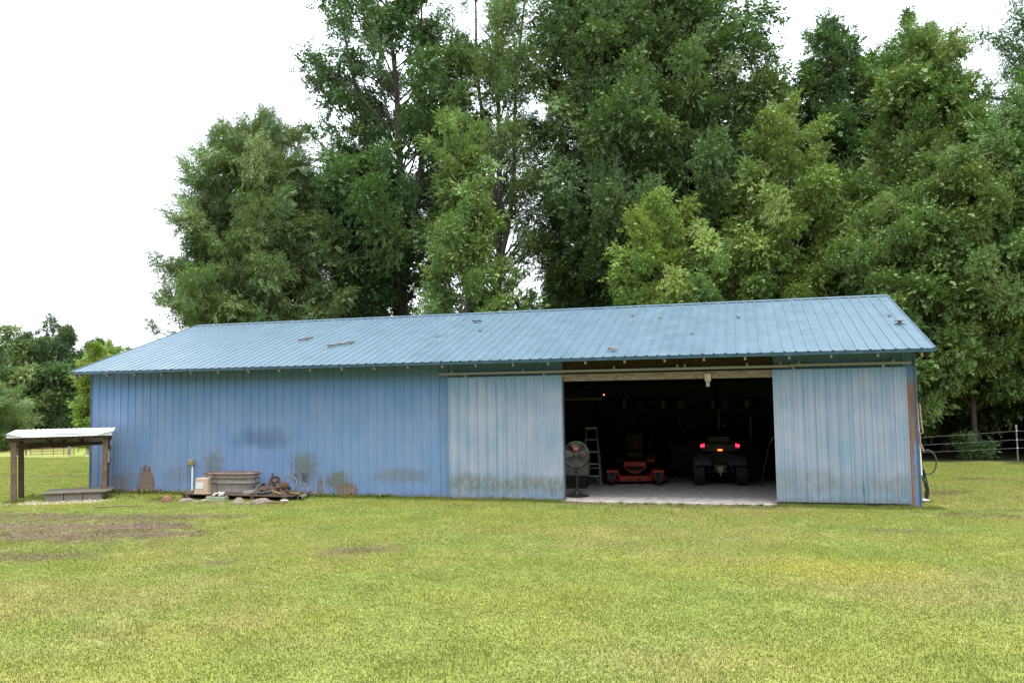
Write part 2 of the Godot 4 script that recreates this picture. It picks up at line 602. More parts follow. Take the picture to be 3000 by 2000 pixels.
func lawn() -> void:
	var vm := [[], [], []]
	var cl := [[], [], []]
	var fwd := Vector2(-sin(deg_to_rad(15.5)), -cos(deg_to_rad(15.5)))
	var rgt := Vector2(-fwd.y, fwd.x)
	var z := -10.8
	while z < 13.0:
		var x := -27.0
		var far: bool = false
		while x < 27.0:
			var d := Vector2(x - CAM.x, z - CAM.z)
			var dep := d.dot(fwd)
			var stp := 0.20 if dep < 16.0 else 0.26
			x += stp
			if absf(d.dot(rgt)) > dep * 0.74 + 1.0 or dep < 3.5: continue
			var px := x + rr(-0.12, 0.12)
			var pz := z + rr(-0.12, 0.12)
			if px > WL - 0.05 and px < WR + 0.02 and pz < WZ + 0.03: continue
			if px > OPL - 0.1 and px < OPR + 0.1 and pz < -0.28: continue
			if woods(px, pz) > 0.5 or pz < -12.0: continue
			var bb := bare(px, pz)
			if rng.randf() < bb * 0.88: continue
			var gv := gravel_at(px, pz)
			if rng.randf() < gv: continue
			var k := lawn_color(px, pz)
			k = k.lerp(Color(0.185, 0.145, 0.075), clampf(bb * 1.1, 0.0, 1.0))
			var u := rr(0.94, 1.07)
			k = Color(k.r * u, k.g * u, k.b * u)
			var s := rr(0.75, 1.15) * (1.0 - 0.4 * bb) * (1.0 + 1.1 * sst(0.28, 0.5, nz(px, pz + 60.0, 0.8)) + (1.2 if rng.randf() < 0.02 else 0.0))
			var w := rng.randi() % 3
			vm[w].append(Transform3D(Basis(Vector3.UP, rng.randf() * TAU).scaled(Vector3(1, s, 1)), Vector3(px, hgt(px, pz), pz)))
			cl[w].append(k)
		z += 0.20
	# longer grass the mower leaves along the wall and round the posts
	for i in 1500:
		var x := rr(WL - 0.1, WR + 0.3)
		var zz := WZ + 0.10 + absf(rng.randfn()) * 0.07
		if x > 6.8: zz = WZ + 0.20 + absf(rng.randfn()) * 0.06
		if x > OPL - 0.05 and x < OPR + 0.05: continue
		if i % 12 == 0:
			x = [-3.07, -1.6, 21.06, 0.2][(i / 12) % 4] + rng.randfn() * 0.14
			zz = [1.72, 0.56, -10.6, 0.75][(i / 12) % 4] + rng.randfn() * 0.12
		var k := lawn_color(x, zz)
		var w := rng.randi() % 3
		var u := rr(0.62, 0.95)
		vm[w].append(Transform3D(Basis(Vector3.UP, rng.randf() * TAU).scaled(Vector3(0.32, rr(1.6, 3.8), 0.32)), Vector3(x, hgt(x, zz), zz)))
		cl[w].append(Color(k.r * u, k.g * u, k.b * u))
	for w in 3:
		var o := instances("lawn_grass", grass_patch(100 + w), M.grass, vm[w], cl[w])
		tag(o, "short mown lawn grass around the blue barn", "grass", "lawn grass", "stuff")

# broken soil lying where the turf is worn through
func clods() -> void:
	var b := MB.new()
	stone(b, Vector3.ZERO, Vector3(1, 0.55, 0.8), 12, 5)
	var xf := []
	var cl := []
	for s in STRIPS:
		for i in int(900.0 * s[4] * Vector2(s[2] - s[0], s[3] - s[1]).length() * s[5]):
			var f := rng.randf()
			var x: float = lerpf(s[0], s[2], f) + rng.randfn() * s[4] * 0.5
			var z: float = lerpf(s[1], s[3], f) + rng.randfn() * s[4] * 0.5
			if bare(x, z) < rr(0.2, 0.8): continue
			if x > WL and x < WR and z < -0.2: continue
			var r := rr(0.006, 0.022)
			xf.append(Transform3D(Basis(Vector3.UP, rng.randf() * TAU).scaled(Vector3(r, r, r)), Vector3(x, hgt(x, z) + r * 0.2, z)))
			var u := rr(0.6, 1.5)
			cl.append(Color(0.125 * u, 0.090 * u, 0.056 * u))
	tag(instances("soil_clods", b.mesh(), M.stone, xf, cl), "crumbs of bare brown soil in the worn patches of the lawn", "soil", "", "stuff")

func gravel_at(x: float, z: float) -> float:
	var d := Vector2((x + 2.1) * 0.5 + (z - 1.65) * 0.15, (z - 1.55) + (x + 2.1) * 0.29).length() + 0.2 * nz(x, z, 3.0)
	return 1.0 - sst(0.35, 0.75, d)

# ---------------------------------------------------------------- barn
const CHALK := Color(0.218, 0.280, 0.420)
const BLUE := Color(0.108, 0.200, 0.375)

func mixc(a: Color, b: Color, t: float) -> Color:
	return a.lerp(b, clampf(t, 0.0, 1.0))

# paint, chalking, algae, rust and some eave shade of the siding at x along the wall and y above the ground
func siding_color(x: float, y: float, door: bool) -> Color:
	var st := nz(x * 15.0, y * 0.4) * 0.6 + nz(x * 55.0, y * 0.9) * 0.4
	var bl := nz(x * 1.1, y * 0.8 + 20.0)
	var c: Color
	if door:
		var k := 0.66 + 0.34 * st + 0.45 * bl - 0.75 * sst(2.2, 2.75, y + 0.25 * st)  # door tops bluer: less chalk, with some eave shade painted in
		var ph := fposmod(x, 0.2286) / 0.2286
		k -= 0.35 * (1.0 - sst(0.06, 0.16, minf(ph, 1.0 - ph)))
		k -= 0.4 * (1.0 - sst(0.1, 0.42, y + 0.2 * st))
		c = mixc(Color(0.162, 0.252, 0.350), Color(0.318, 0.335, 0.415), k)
		var hb := 0.42 + 0.16 * nz(x, 3.0, 1.3) + 0.14 * st
		var al := (1.0 - sst(hb, hb + 0.22, y)) * sst(0.10, 0.30, y + 0.16 * st) * (0.55 + 0.5 * nz(x * 9.0, y * 5.0))
		if x > 12.0: al = 0.5 * (1.0 - sst(hb - 0.05, hb + 0.3, y)) * sst(0.05, 0.35, y + 0.2 * st) * (0.8 + 0.5 * nz(x * 3.0, y * 3.0))
		c = mixc(c, Color(0.125, 0.125, 0.075), al * 0.95)
		var dr := sst(0.25, 0.55, nz(x * 30.0, 7.0)) * sst(0.08, 0.14, y) * (1.0 - sst(0.24, 0.46 + 0.12 * st, y)) * sst(0.1, 0.4, nz(x * 1.7, 4.0) + 0.1)
		c = mixc(c, Color(0.035, 0.032, 0.025), dr * 0.85)
	else:
		var k := 0.45 + 0.30 * st + 0.28 * bl - 0.55 * sst(1.9, 2.8, y + 0.2 * st)  # bluer towards the eave: sheltered paint plus part of the eave shade
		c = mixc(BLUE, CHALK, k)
		# scrubbed dark patch
		var e := Vector2((x - 2.08) / 0.92, (y - 1.36) / 0.30).length() + 0.3 * nz(x * 1.6, y * 2.0) + 0.3 * st
		c = mixc(c, Color(0.082, 0.130, 0.240), 0.8 * (1.0 - sst(0.3, 1.2, e)))
		# algae blooms
		for q in [[0.70, 0.72, 0.35, 0.45, 0.6], [3.2, 0.62, 0.42, 0.5, 0.75], [4.05, 0.36, 0.45, 0.28, 0.85], [-1.9, 0.3, 0.6, 0.3, 0.4], [5.6, 0.5, 0.9, 0.22, 0.45], [-0.3, 0.45, 0.5, 0.3, 0.3]]:
			var f := Vector2((x - q[0]) / q[2], (y - q[1]) / q[3]).length() + 0.4 * st + 0.3 * nz(x * 4.0, y * 4.0)
			c = mixc(c, Color(0.125, 0.125, 0.09), q[4] * (1.0 - sst(0.4, 1.1, f)))
		# rust
		for q in [[-1.24, 0.18, 0.24, 0.45, 0.95], [-2.03, 0.16, 0.22, 0.24, 0.5], [4.3, 0.05, 0.28, 0.24, 0.9], [3.62, 0.1, 0.08, 0.3, 0.8]]:
			var f := pow(pow(absf(x - q[0]) / q[2], 3.0) + pow(absf(y - q[1]) / q[3], 3.0), 0.3333) + 0.3 * nz(x * 9.0, y * 3.0) + 0.12 * st
			var ring := sst(0.62, 0.82, f) * (1.0 - sst(0.95, 1.08, f)) * sst(-0.1, 0.35, nz(x * 24.0, y * 1.5) + 0.25)
			c = mixc(c, Color(0.20, 0.125, 0.055), 0.85 * q[4] * (1.0 - sst(0.6, 1.0, f)))
			c = mixc(c, Color(0.17, 0.062, 0.03), ring * q[4])
		# black runs
		var dr := (1.0 - sst(0.1, 0.26, absf(x - 3.1))) * sst(0.2, 0.5, nz(x * 34.0, 2.0) + 0.25) * (1.0 - sst(0.06, 0.16, absf(y - 0.42 + 0.05 * st)))
		c = mixc(c, Color(0.03, 0.035, 0.04), dr * 0.9)
		# corner rust beside the east door
		if x > 15.9:
			var rc := sst(16.22, 16.30, x + 0.03 * st) * (1.0 - sst(2.3, 2.55, y + 0.35 * st))
			var lim := 16.48 - 0.09 * (1.0 - sst(0.9, 1.5, y)) + 0.05 * nz(x * 20.0, y * 1.3) + 0.03 * nz(3.0, y * 4.0)
			var edge := 1.0 - sst(lim - 0.02, lim + 0.02, x)
			c = mixc(c, Color(0.225, 0.085, 0.045).lerp(Color(0.27, 0.17, 0.10), 0.5 + 0.9 * nz(x * 25.0, y * 1.2)), rc * edge * (0.9 + 0.4 * nz(x * 30.0, y * 2.0)))
	var low := (1.0 - sst(0.0, 0.16, y + 0.08 * nz(x * 6.0, 1.0)))
	c = mixc(c, Color(0.17, 0.135, 0.09), low * 0.45)
	var g := 1.0 + 0.06 * nz(x * 90.0, y * 40.0)
	return Color(c.r * g, c.g * g, c.b * g)

func siding_tex(x0: float, x1: float, h: float, w: int, hh: int, door: bool, mname: String) -> void:
	var im := Image.create(w, hh, false, Image.FORMAT_RGB8)
	for j in hh:
		var y := h * (1.0 - (j + 0.5) / hh)
		for i in w:
			im.set_pixel(i, j, siding_color(lerpf(x0, x1, (i + 0.5) / w), y, door).linear_to_srgb())
	var m := mk(mname, Color.WHITE, 0.5, 0.0, ImageTexture.create_from_image(im), 1.0, false)
	m.metallic_specular = 0.4
	m.heightmap_enabled = true
	m.heightmap_texture = M.dent_map
	m.heightmap_scale = 0.35

# ribbed metal sheet: u across, "len" along +Y, ribs towards +Z; uv maps x0..x0+w of the texture span
func sheet(w: float, ln: float, nribs: int, hgt_r: float, uv0: float, uv1: float, v0 := 0.0, v1 := 1.0, edge_rib := true) -> ArrayMesh:
	var b := MB.new()
	var pr := []
	var p := w / nribs
	for k in nribs + 1:
		var x := p * k
		var prof := [[-0.025, 0.0], [-0.016, hgt_r], [0.016, hgt_r], [0.025, 0.0]]
		for q in prof:
			var xx: float = x + q[0]
			if xx < -1e-6 or xx > w + 1e-6: continue
			pr.append(Vector2(xx, q[1]))
		if k == 0: pr.insert(0, Vector2(0, hgt_r))
		if k == nribs: pr.append(Vector2(w, hgt_r))
		if k < nribs:
			for f in [0.36, 0.64]:
				pr.append(Vector2(x + p * f - 0.009, 0.0))
				pr.append(Vector2(x + p * f, hgt_r * 0.16))
				pr.append(Vector2(x + p * f + 0.009, 0.0))
	for i in pr.size() - 1:
		var a: Vector2 = pr[i]
		var d: Vector2 = pr[i + 1]
		if d.x - a.x < 1e-6: continue
		var nn := Vector3(-(d.y - a.y), 0, d.x - a.x).normalized()
		var ua := lerpf(uv0, uv1, a.x / w)
		var ud := lerpf(uv0, uv1, d.x / w)
		b.poly([Vector3(a.x, 0, a.y), Vector3(d.x, 0, d.y), Vector3(d.x, ln, d.y), Vector3(a.x, ln, a.y)], nn, [Vector2(ua, v1), Vector2(ud, v1), Vector2(ud, v0), Vector2(ua, v0)])
	return b.mesh()

func box_part(called: String, c: Vector3, s: Vector3, m: Material, parent: Node, bev := 0.0) -> MeshInstance3D:
	var b := MB.new()
	b.bx(Vector3.ZERO, s, bev)
	var o := part(called, b, m, parent)
	o.position = c
	return o

func barn() -> void:
	var t := thing("barn", "long blue metal barn with sliding doors standing open on a dark bay", "barn")
	var ang := atan2(RISE, HD)
	var sl := sqrt(RISE * RISE + HD * HD)
	# slab
	var b := MB.new()
	b.box(Transform3D(Basis(), Vector3((WL + WR) * 0.5, -0.12, -5.04)), Vector3(WR - WL - 0.1, 0.3, 9.05), 0.0)
	part("concrete_floor", b, M.concrete, t)
	b = MB.new()
	b.box(Transform3D(Basis(), Vector3((OPL + OPR) * 0.5, -0.06, -0.40)), Vector3(OPR - OPL - 0.04, 0.165, 0.235), 0.012)
	part("door_sill", b, M.concrete, t)
	# roof panels
	var N := 22
	var w := (ER - EL) / N
	var sh := sheet(w, sl, 4, 0.017, 0.0, 1.0)
	for i in N:
		for back in 2:
			var o := part("roof_panel", sh, M.roof_paint, t)
			if back == 0:
				o.transform = Transform3D(Basis(Vector3.RIGHT, ang - PI / 2.0), Vector3(EL + w * i, EH + 0.0012 * (i % 2), 0))
			else:
				o.transform = Transform3D(Basis(Vector3.UP, PI) * Basis(Vector3.RIGHT, ang - PI / 2.0), Vector3(EL + w * (i + 1), EH, -2.0 * HD))
	for s in [0, 1]:
		b = MB.new()
		var c := Vector3((EL + ER) * 0.5, EH + RISE * 0.5 - 0.03, -HD * (0.5 if s == 0 else 1.5))
		b.box(Transform3D(Basis(Vector3.RIGHT, ang if s == 0 else -ang), c), Vector3(ER - EL - 0.06, 0.022, sl - 0.05), 0.0)
		part("roof_deck", b, M.deck_wood, t)
	# ridge cap
	b = MB.new()
	var up := Vector3(0, cos(ang), sin(ang)) * 0.022
	var ry := EH + RISE
	for s in [1.0, -1.0]:
		var u2 := Vector3(0, up.y, up.z * s)
		var dn := Vector3(0, -sin(ang), cos(ang) * s)
		var p0 := Vector3(0, ry, -HD) + Vector3(0, 0.023, 0)
		var p1 := p0 + dn * 0.17
		var p2 := p1 + Vector3(0, -0.003, 0.002 * s)
		var x0 := Vector3(EL - 0.02, 0, 0)
		var x1 := Vector3(ER + 0.02, 0, 0)
		b.poly([p0 + x0, p0 + x1, p1 + x1, p1 + x0], u2.normalized())
		b.poly([p1 + x0, p1 + x1, p2 + x1, p2 + x0], Vector3(0, 0.1, s).normalized())
	part("ridge_cap", b, M.roof_paint, t)
	# eave and rake trim
	for z in [-0.012, -2.0 * HD + 0.012]:
		box_part("eave_trim", Vector3((EL + ER) * 0.5, EH - 0.036, z), Vector3(ER - EL, 0.062, 0.014), M.trim_blue, t, 0.003)
	for x in [EL - 0.008, ER + 0.008]:
		for s in [0, 1]:
			b = MB.new()
			b.box(Transform3D(Basis(Vector3.RIGHT, ang if s == 0 else -ang), Vector3.ZERO), Vector3(0.014, 0.085, sl - 0.01), 0.002)
			var o := part("rake_trim", b, M.roof_paint, t)
			o.position = Vector3(x, EH + RISE * 0.5 - 0.014, -HD * (0.5 if s == 0 else 1.5))
	# rafter tails, spaced 0.813 m
	for i in 25:
		var x := -2.932 + 0.813 * i + rr(-0.02, 0.02)
		b = MB.new()
		b.box(Transform3D(Basis(Vector3.RIGHT, ang), Vector3.ZERO), Vector3(0.042, 0.085, 0.42), 0.003)
		var o := part("rafter_tail", b, M.tail_wood, t)
		o.position = Vector3(x, EH - 0.032, -0.232 + rr(-0.008, 0.008))
		if i == 9 or i == 5 or i == 6:
			o.position.z += 0.015
	for x in [EL + 0.05, ER - 0.05]:
		b = MB.new()
		b.box(Transform3D(Basis(Vector3.RIGHT, ang), Vector3.ZERO), Vector3(0.04, 0.13, sl - 0.1), 0.003)
		var o := part("barge_rafter", b, M.tail_wood, t)
		o.position = Vector3(x, EH + RISE * 0.5 - 0.115, -HD * 0.5)
	# siding
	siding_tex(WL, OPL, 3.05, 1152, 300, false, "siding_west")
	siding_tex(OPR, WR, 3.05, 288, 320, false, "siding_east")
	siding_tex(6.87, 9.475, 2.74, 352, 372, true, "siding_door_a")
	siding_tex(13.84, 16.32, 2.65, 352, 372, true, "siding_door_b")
	var wl := OPL - WL
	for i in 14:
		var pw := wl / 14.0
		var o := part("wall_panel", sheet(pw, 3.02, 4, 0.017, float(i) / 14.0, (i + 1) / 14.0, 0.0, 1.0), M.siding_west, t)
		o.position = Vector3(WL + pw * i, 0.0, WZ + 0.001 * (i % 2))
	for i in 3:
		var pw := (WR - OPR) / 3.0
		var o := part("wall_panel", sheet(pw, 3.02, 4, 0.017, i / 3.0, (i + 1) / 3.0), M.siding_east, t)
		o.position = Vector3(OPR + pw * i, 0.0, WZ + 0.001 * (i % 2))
	for x in [WL, WR]:
		b = MB.new()
		b.bx(Vector3(0, 1.5, 0), Vector3(0.032, 3.0, 0.06), 0.003)
		var o := part("corner_trim", b, M.wall_corner, t)
		o.position = Vector3(x - signf(x) * 0.004, 0.0, WZ + 0.001)
	# inner lining, back and end walls, with thickness
	for q in [[(WL + OPL) * 0.5, wl], [(OPR + WR) * 0.5, WR - OPR]]:
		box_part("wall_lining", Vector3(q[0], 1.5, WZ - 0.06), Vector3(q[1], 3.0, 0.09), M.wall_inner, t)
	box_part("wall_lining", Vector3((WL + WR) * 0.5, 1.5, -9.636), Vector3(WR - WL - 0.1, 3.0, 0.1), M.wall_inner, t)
	for x in [WL + 0.03, WR - 0.03]:
		b = MB.new()
		var zf := WZ - 0.03
		var zb := -9.63
		var yf := EH + RISE * (0.45 / HD) - 0.07
		for sx in [-0.03, 0.03]:
			b.poly([Vector3(sx, 0, zf), Vector3(sx, yf, zf), Vector3(sx, ry - 0.07, -HD), Vector3(sx, yf, zb), Vector3(sx, 0, zb)], Vector3(signf(sx), 0, 0))
		var o := part("end_wall", b, M.trim_blue, t)
		o.position.x = x
	# header over the opening
	b = MB.new()
	b.bx(Vector3.ZERO, Vector3(OPR - OPL + 0.02, 0.155, 0.045), 0.004)
	var hd := part("header_beam", b, M.beam_wood, t)
	hd.position = Vector3((OPL + OPR) * 0.5, 2.645, WZ + 0.02)
	for i in 3:
		box_part("header_board", Vector3((OPL + OPR) * 0.5, 2.785 + 0.11 * i, WZ - 0.012 - 0.006 * (i % 2)), Vector3(OPR - OPL + 0.02, 0.106, 0.024), M.brown_wood, t, 0.002)
	# framing inside
	for i in 6:
		var x := WL + 0.3 + i * (WR - WL - 0.6) / 5.0
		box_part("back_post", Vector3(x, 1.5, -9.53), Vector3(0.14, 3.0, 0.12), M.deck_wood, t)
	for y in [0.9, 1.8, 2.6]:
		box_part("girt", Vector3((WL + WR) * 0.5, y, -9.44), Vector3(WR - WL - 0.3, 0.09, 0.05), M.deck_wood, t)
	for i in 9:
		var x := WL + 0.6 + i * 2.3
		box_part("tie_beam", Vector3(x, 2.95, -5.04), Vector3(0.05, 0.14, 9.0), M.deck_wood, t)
	# track
	for q in [[6.62, 14.18, 2.785], [14.18, 16.42, 2.80]]:
		b = MB.new()
		b.bx(Vector3.ZERO, Vector3(q[1] - q[0] - 0.01, 0.055, 0.05), 0.006)
		var o := part("door_track", b, M.galv, t)
		o.position = Vector3((q[0] + q[1]) * 0.5, q[2], WZ + 0.095)
	for x in [6.95, 8.62, 10.62, 11.95, 12.1, 13.35, 14.0, 14.35, 16.1]:
		b = MB.new()
		b.bx(Vector3(0, 0.035, 0.0), Vector3(0.045, 0.075, 0.055), 0.004)
		b.bx(Vector3(0, 0.05, -0.045), Vector3(0.03, 0.03, 0.07), 0.0)
		var o := part("track_bracket", b, M.galv, t)
		o.position = Vector3(x, 2.80, WZ + 0.095)
	# sliding doors
	for q in [["siding_door_a", 6.87, 9.475, 0.0, 2.705, 0.0], ["siding_door_b", 13.84, 16.32, 0.075, 2.715, 0.0]]:
		var dr := Node3D.new()
		dr.name = "sliding_door"
		t.add_child(dr, true)
		dr.position = Vector3(q[1], q[3], WZ + 0.10)
		dr.set_meta("label", "faded blue grey sliding door pushed %s of the opening" % ("left" if q[1] < 10.0 else "right"))
		var dw: float = q[2] - q[1]
		var dh: float = q[4] - q[3]
		for i in 3:
			var pw := dw / 3.0
			var nr := 4 if dw > 2.55 else 4
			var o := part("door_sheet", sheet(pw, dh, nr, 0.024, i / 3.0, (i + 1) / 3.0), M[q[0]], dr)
			o.position = Vector3(pw * i, 0, 0.001 * (i % 2))
		b = MB.new()
		b.bx(Vector3(dw * 0.5, 0.05, -0.022), Vector3(dw, 0.09, 0.036))
		b.bx(Vector3(dw * 0.5, dh - 0.05, -0.022), Vector3(dw, 0.09, 0.036))
		b.bx(Vector3(dw * 0.5, dh * 0.5, -0.022), Vector3(dw - 0.2, 0.09, 0.034))
		for x in [0.045, dw - 0.045]:
			b.bx(Vector3(x, dh * 0.5, -0.022), Vector3(0.088, dh - 0.185, 0.035))
		part("door_frame", b, M.tail_wood, dr)
		for x in [0.4, dw - 0.4]:
			b = MB.new()
			b.bx(Vector3(x, dh + 0.03, -0.012), Vector3(0.05, 0.09, 0.014), 0.002)
			part("door_hanger", b, M.galv, dr)
	# vent cap near the east gable
	b = MB.new()
	b.lathe(Transform3D(), [Vector2(0.0, 0.0), Vector2(0.05, 0.0), Vector2(0.05, 0.14), Vector2(0.0, 0.14)], 12)
	b.lathe(Transform3D(), [Vector2(0.0, 0.135), Vector2(0.15, 0.15), Vector2(0.165, 0.14), Vector2(0.15, 0.165), Vector2(0.07, 0.195), Vector2(0.0, 0.205)], 18)
	b.lathe(Transform3D(Basis(Vector3.RIGHT, ang), Vector3(0, 0.01, 0)), [Vector2(0.0, 0.0), Vector2(0.11, 0.0), Vector2(0.10, 0.02), Vector2(0.05, 0.05)], 14)
	var vc := part("vent_cap", b, M.vent_metal, t)
	vc.position = Vector3(16.53, 3.672, -1.98)
	vc.scale = Vector3(0.68, 0.5, 0.68)
	vc.set_meta("label", "dark saucer shaped vent cap near the east end of the roof")

# ---------------------------------------------------------------- trees
var clumps := {}

func clump(kind: String, sd: int) -> ArrayMesh:
	var key := "%s%d" % [kind, sd]
	if clumps.has(key): return clumps[key]
	var g := RandomNumberGenerator.new()
	g.seed = 500 + sd * 17 + kind.hash() % 1000
	var L := 0.14; var Wd := 0.112; var ns := 175; var nl := 7; var tw := 0.34
	if kind == "narrow": L = 0.15; Wd = 0.048; ns = 175; nl = 11; tw = 0.42
	if kind == "fine": L = 0.095; Wd = 0.075; ns = 180; nl = 7; tw = 0.30
	var b := MB.new()
	for s in ns:
		var d := Vector3(g.randfn(), g.randfn(), g.randfn()).normalized()
		if d.y < -0.25 and g.randf() < 0.65: d.y = -d.y
		var r := pow(g.randf(), 0.4) * (1.0 if g.randf() < 0.78 else g.randf_range(1.1, 1.55))
		var p := Vector3(d.x * r, d.y * r * 0.68, d.z * r)
		var ax := (d + Vector3(0, -0.25 if kind != "narrow" else -0.7, 0) + Vector3(g.randfn(), g.randfn(), g.randfn()) * 0.4).normalized()
		var sd2 := ax.cross(Vector3.UP)
		if sd2.length() < 0.1: sd2 = Vector3.RIGHT
		sd2 = sd2.normalized()
		var upv := sd2.cross(ax).normalized()
		if upv.y < 0.0: upv = -upv
		var tone := g.randf_range(0.82, 1.18)
		for k in nl:
			var f := (k + 0.5) / nl
			var s1 := 1.0 if k % 2 == 0 else -1.0
			var base := p + ax * (f - 0.5) * tw * 2.0 * 0.6
			var dir := (ax * 0.55 + sd2 * s1 * g.randf_range(0.5, 1.0) + Vector3(g.randfn(), g.randfn() - 0.5, g.randfn()) * 0.28).normalized()
			if k == nl - 1: dir = (ax + Vector3(0, -0.2, 0)).normalized()
			var nn := (upv + Vector3(g.randfn(), g.randfn(), g.randfn()) * 0.42).normalized()
			var sw := dir.cross(nn).normalized()
			nn = sw.cross(dir).normalized()
			if nn.y < 0.0: nn = -nn
			var l := L * g.randf_range(0.75, 1.2)
			var ww := Wd * g.randf_range(0.8, 1.15)
			var t2 := tone * g.randf_range(0.85, 1.15)
			b.col = Color(t2, t2, t2 * 0.95)
			if g.randf() < 0.012: b.col = Color(2.4, 1.5, 0.8)
			var q := b.vert(base, nn)
			b.vert(base + dir * l * 0.45 + sw * ww * 0.5 - nn * 0.012, (nn + sw * 0.25).normalized())
			b.vert(base + dir * l - Vector3(0, l * 0.15, 0), nn)
			b.vert(base + dir * l * 0.45 - sw * ww * 0.5 - nn * 0.012, (nn - sw * 0.25).normalized())
			b.face(q, q + 1, q + 2)
			b.face(q, q + 2, q + 3)
	clumps[key] = b.mesh()
	return clumps[key]

func profile(kind: String, s: float) -> float:
	s = clampf(s, 0.0, 1.0)
	match kind:
		"cone": return pow(1.0 - s, 0.72) * minf(1.0, 0.65 + s * 2.2) + 0.06
		"ogive": return pow(1.0 - s, 0.5) * minf(1.0, 0.72 + s * 1.4) + 0.04
		"dome": return sqrt(maxf(1.0 - pow(s, 2.6), 0.0)) * minf(1.0, 0.7 + s * 1.0) + 0.03
		"round": return pow(maxf(sin(PI * (0.1 + 0.86 * s)), 0.0), 0.6)
		"column": return pow(maxf(sin(PI * (0.14 + 0.82 * s)), 0.0), 0.42) * (1.0 - 0.25 * s)
		"spread": return pow(maxf(sin(PI * (0.2 + 0.76 * s)), 0.0), 0.7) * (1.0 - 0.32 * s)
	return 1.0

# at: foot of the tree; H height; R crown radius; cb where the crown begins, as a share of H
func tree(called: String, label: String, at: Vector3, H: float, R: float, cb: float, prof: String, leaf: String, n: int, cs: float, col: Color, group := "", o := {}) -> Node3D:
	var t := thing(called, label, "shrub" if called.ends_with("shrub") else "tree", at, 0.0, group)
	var g := RandomNumberGenerator.new()
	g.seed = int(at.x * 131.0 + at.z * 71.0) + 9000 + int(o.get("seed", 0))
	var tr: float = o.get("tr", H * 0.0125 + 0.03)
	var lean: Vector3 = o.get("lean", Vector3(g.randf_range(-0.02, 0.02), 0, g.randf_range(-0.02, 0.02)) * H)
	var pts := []
	var ph := g.randf() * 6.0
	var along := func(f: float) -> Vector3:
		return Vector3(lean.x * f * f + sin(f * 7.0 + ph) * 0.012 * H * f, H * f, lean.z * f * f + cos(f * 6.0 + ph) * 0.012 * H * f)
	for i in 13:
		pts.append(along.call(i / 12.0 * 0.95))
	var b := MB.new()
	pts[0].y -= 0.3
	b.tube(pts, tr, tr * 0.12, 9)
	b.tube([pts[0], pts[0] + Vector3(0, 0.6, 0)], tr * 1.35, tr * 0.95, 9, false)
	var xf := []
	var cols := []
	var skip: float = o.get("skip", 0.0)
	var squash: float = o.get("squash", 1.0)
	var put := func(p: Vector3, sc: float, shade: float, out: Vector3) -> void:
		var zz := (out.normalized() * 0.9 + Vector3(g.randfn(), g.randfn() * 0.8 + 0.7, g.randfn()) * 0.42).normalized()
		var xx := Vector3.UP.cross(zz)
		xx = xx.normalized() if xx.length() > 0.1 else Vector3.RIGHT
		var yy := zz.cross(xx)
		var e := g.randf_range(0.85, 1.2)
		xf.append(Transform3D(Basis(xx * sc * g.randf_range(0.7, 1.0), yy * sc * squash * g.randf_range(0.7, 1.0), zz * sc * e), p))
		var u := g.randf_range(0.84, 1.16) * shade
		var yl := g.randf_range(-0.06, 0.10)
		cols.append(Color(col.r * u * (1.0 + yl), col.g * u, col.b * u * (1.0 - yl)))
	for i in n:
		var s := (i + 0.5) / n
		if prof == "cone": s = pow(s, 1.15)
		var f := lerpf(cb, 0.97, s)
		var rad := R * profile(prof, s) * g.randf_range(0.78, 1.1)
		var az := i * 2.39996 + g.randf_range(-0.5, 0.5)
		var dir := Vector3(cos(az), 0, sin(az))
		var rise := minf(rad * g.randf_range(0.55, 1.15), H * (f - cb * 0.55))
		var f0 := clampf(f - rise / H, 0.03, 0.93)
		var p0: Vector3 = along.call(f0)
		var p1: Vector3 = along.call(f) + dir * rad
		p1.y += g.randf_range(-0.35, 0.35) * cs
		var mid := (p0 + p1) * 0.5 + Vector3(0, rad * 0.06, 0)
		b.tube([p0, mid, p1], clampf(tr * 0.32 * (1.0 - f * 0.7), 0.014, 0.13), 0.01, 5, false)
		var fr := [1.0, 0.68] if rad > cs * 0.9 else [0.9]
		if rad > cs * 2.4: fr = [1.0, 0.76, 0.48]
		for k in fr:
			if g.randf() < skip: continue
			var p := p0.lerp(p1, k) + Vector3(g.randfn(), g.randfn() * 0.6, g.randfn()) * cs * 0.28
			if p.y < 0.3 * cs: p.y = 0.3 * cs + g.randf() * 0.2
			put.call(p, cs * g.randf_range(0.55, 1.15) * (0.72 if s > 0.84 else 1.0), 1.0, p1 - p0)
	for k in 3:
		put.call(along.call(0.95) + Vector3(g.randfn() * 0.18, 0.25 * k, g.randfn() * 0.18) * cs, cs * (0.55 - 0.13 * k), 1.05, Vector3.UP)
	for e in o.get("extra", []):
		var p0: Vector3 = along.call(e[3])
		var p1 := Vector3(e[0], e[1], e[2])
		b.tube([p0, (p0 + p1) * 0.5 + Vector3(0, 0.2, 0), p1], tr * 0.36, 0.02, 6, false)
		for k in [1.0, 0.86, 0.72, 0.55]:
			put.call(p0.lerp(p1, k) + Vector3(g.randfn(), g.randfn(), g.randfn()) * 0.25, cs * g.randf_range(0.5, 0.85), 1.0, p1 - p0)
	for e in o.get("stems", []):
		var sp := []
		for i in 9:
			var f := lerpf(e[2], 0.93, i / 8.0)
			sp.append(along.call(f) + Vector3(e[0], 0, e[1]) * pow(i / 8.0, 0.7) + Vector3(sin(i * 1.3 + ph), 0, cos(i * 1.1 + ph)) * 0.12)
		b.tube(sp, tr * 0.62, 0.02, 7, false)
	part("trunk", b, M[o.get("bark", "bark")], t)
	var cr := instances("crown", clump(leaf, int(o.get("var", 0))), M.leaf, xf, cols, t)
	cr.set_meta("kind", "stuff")
	return t

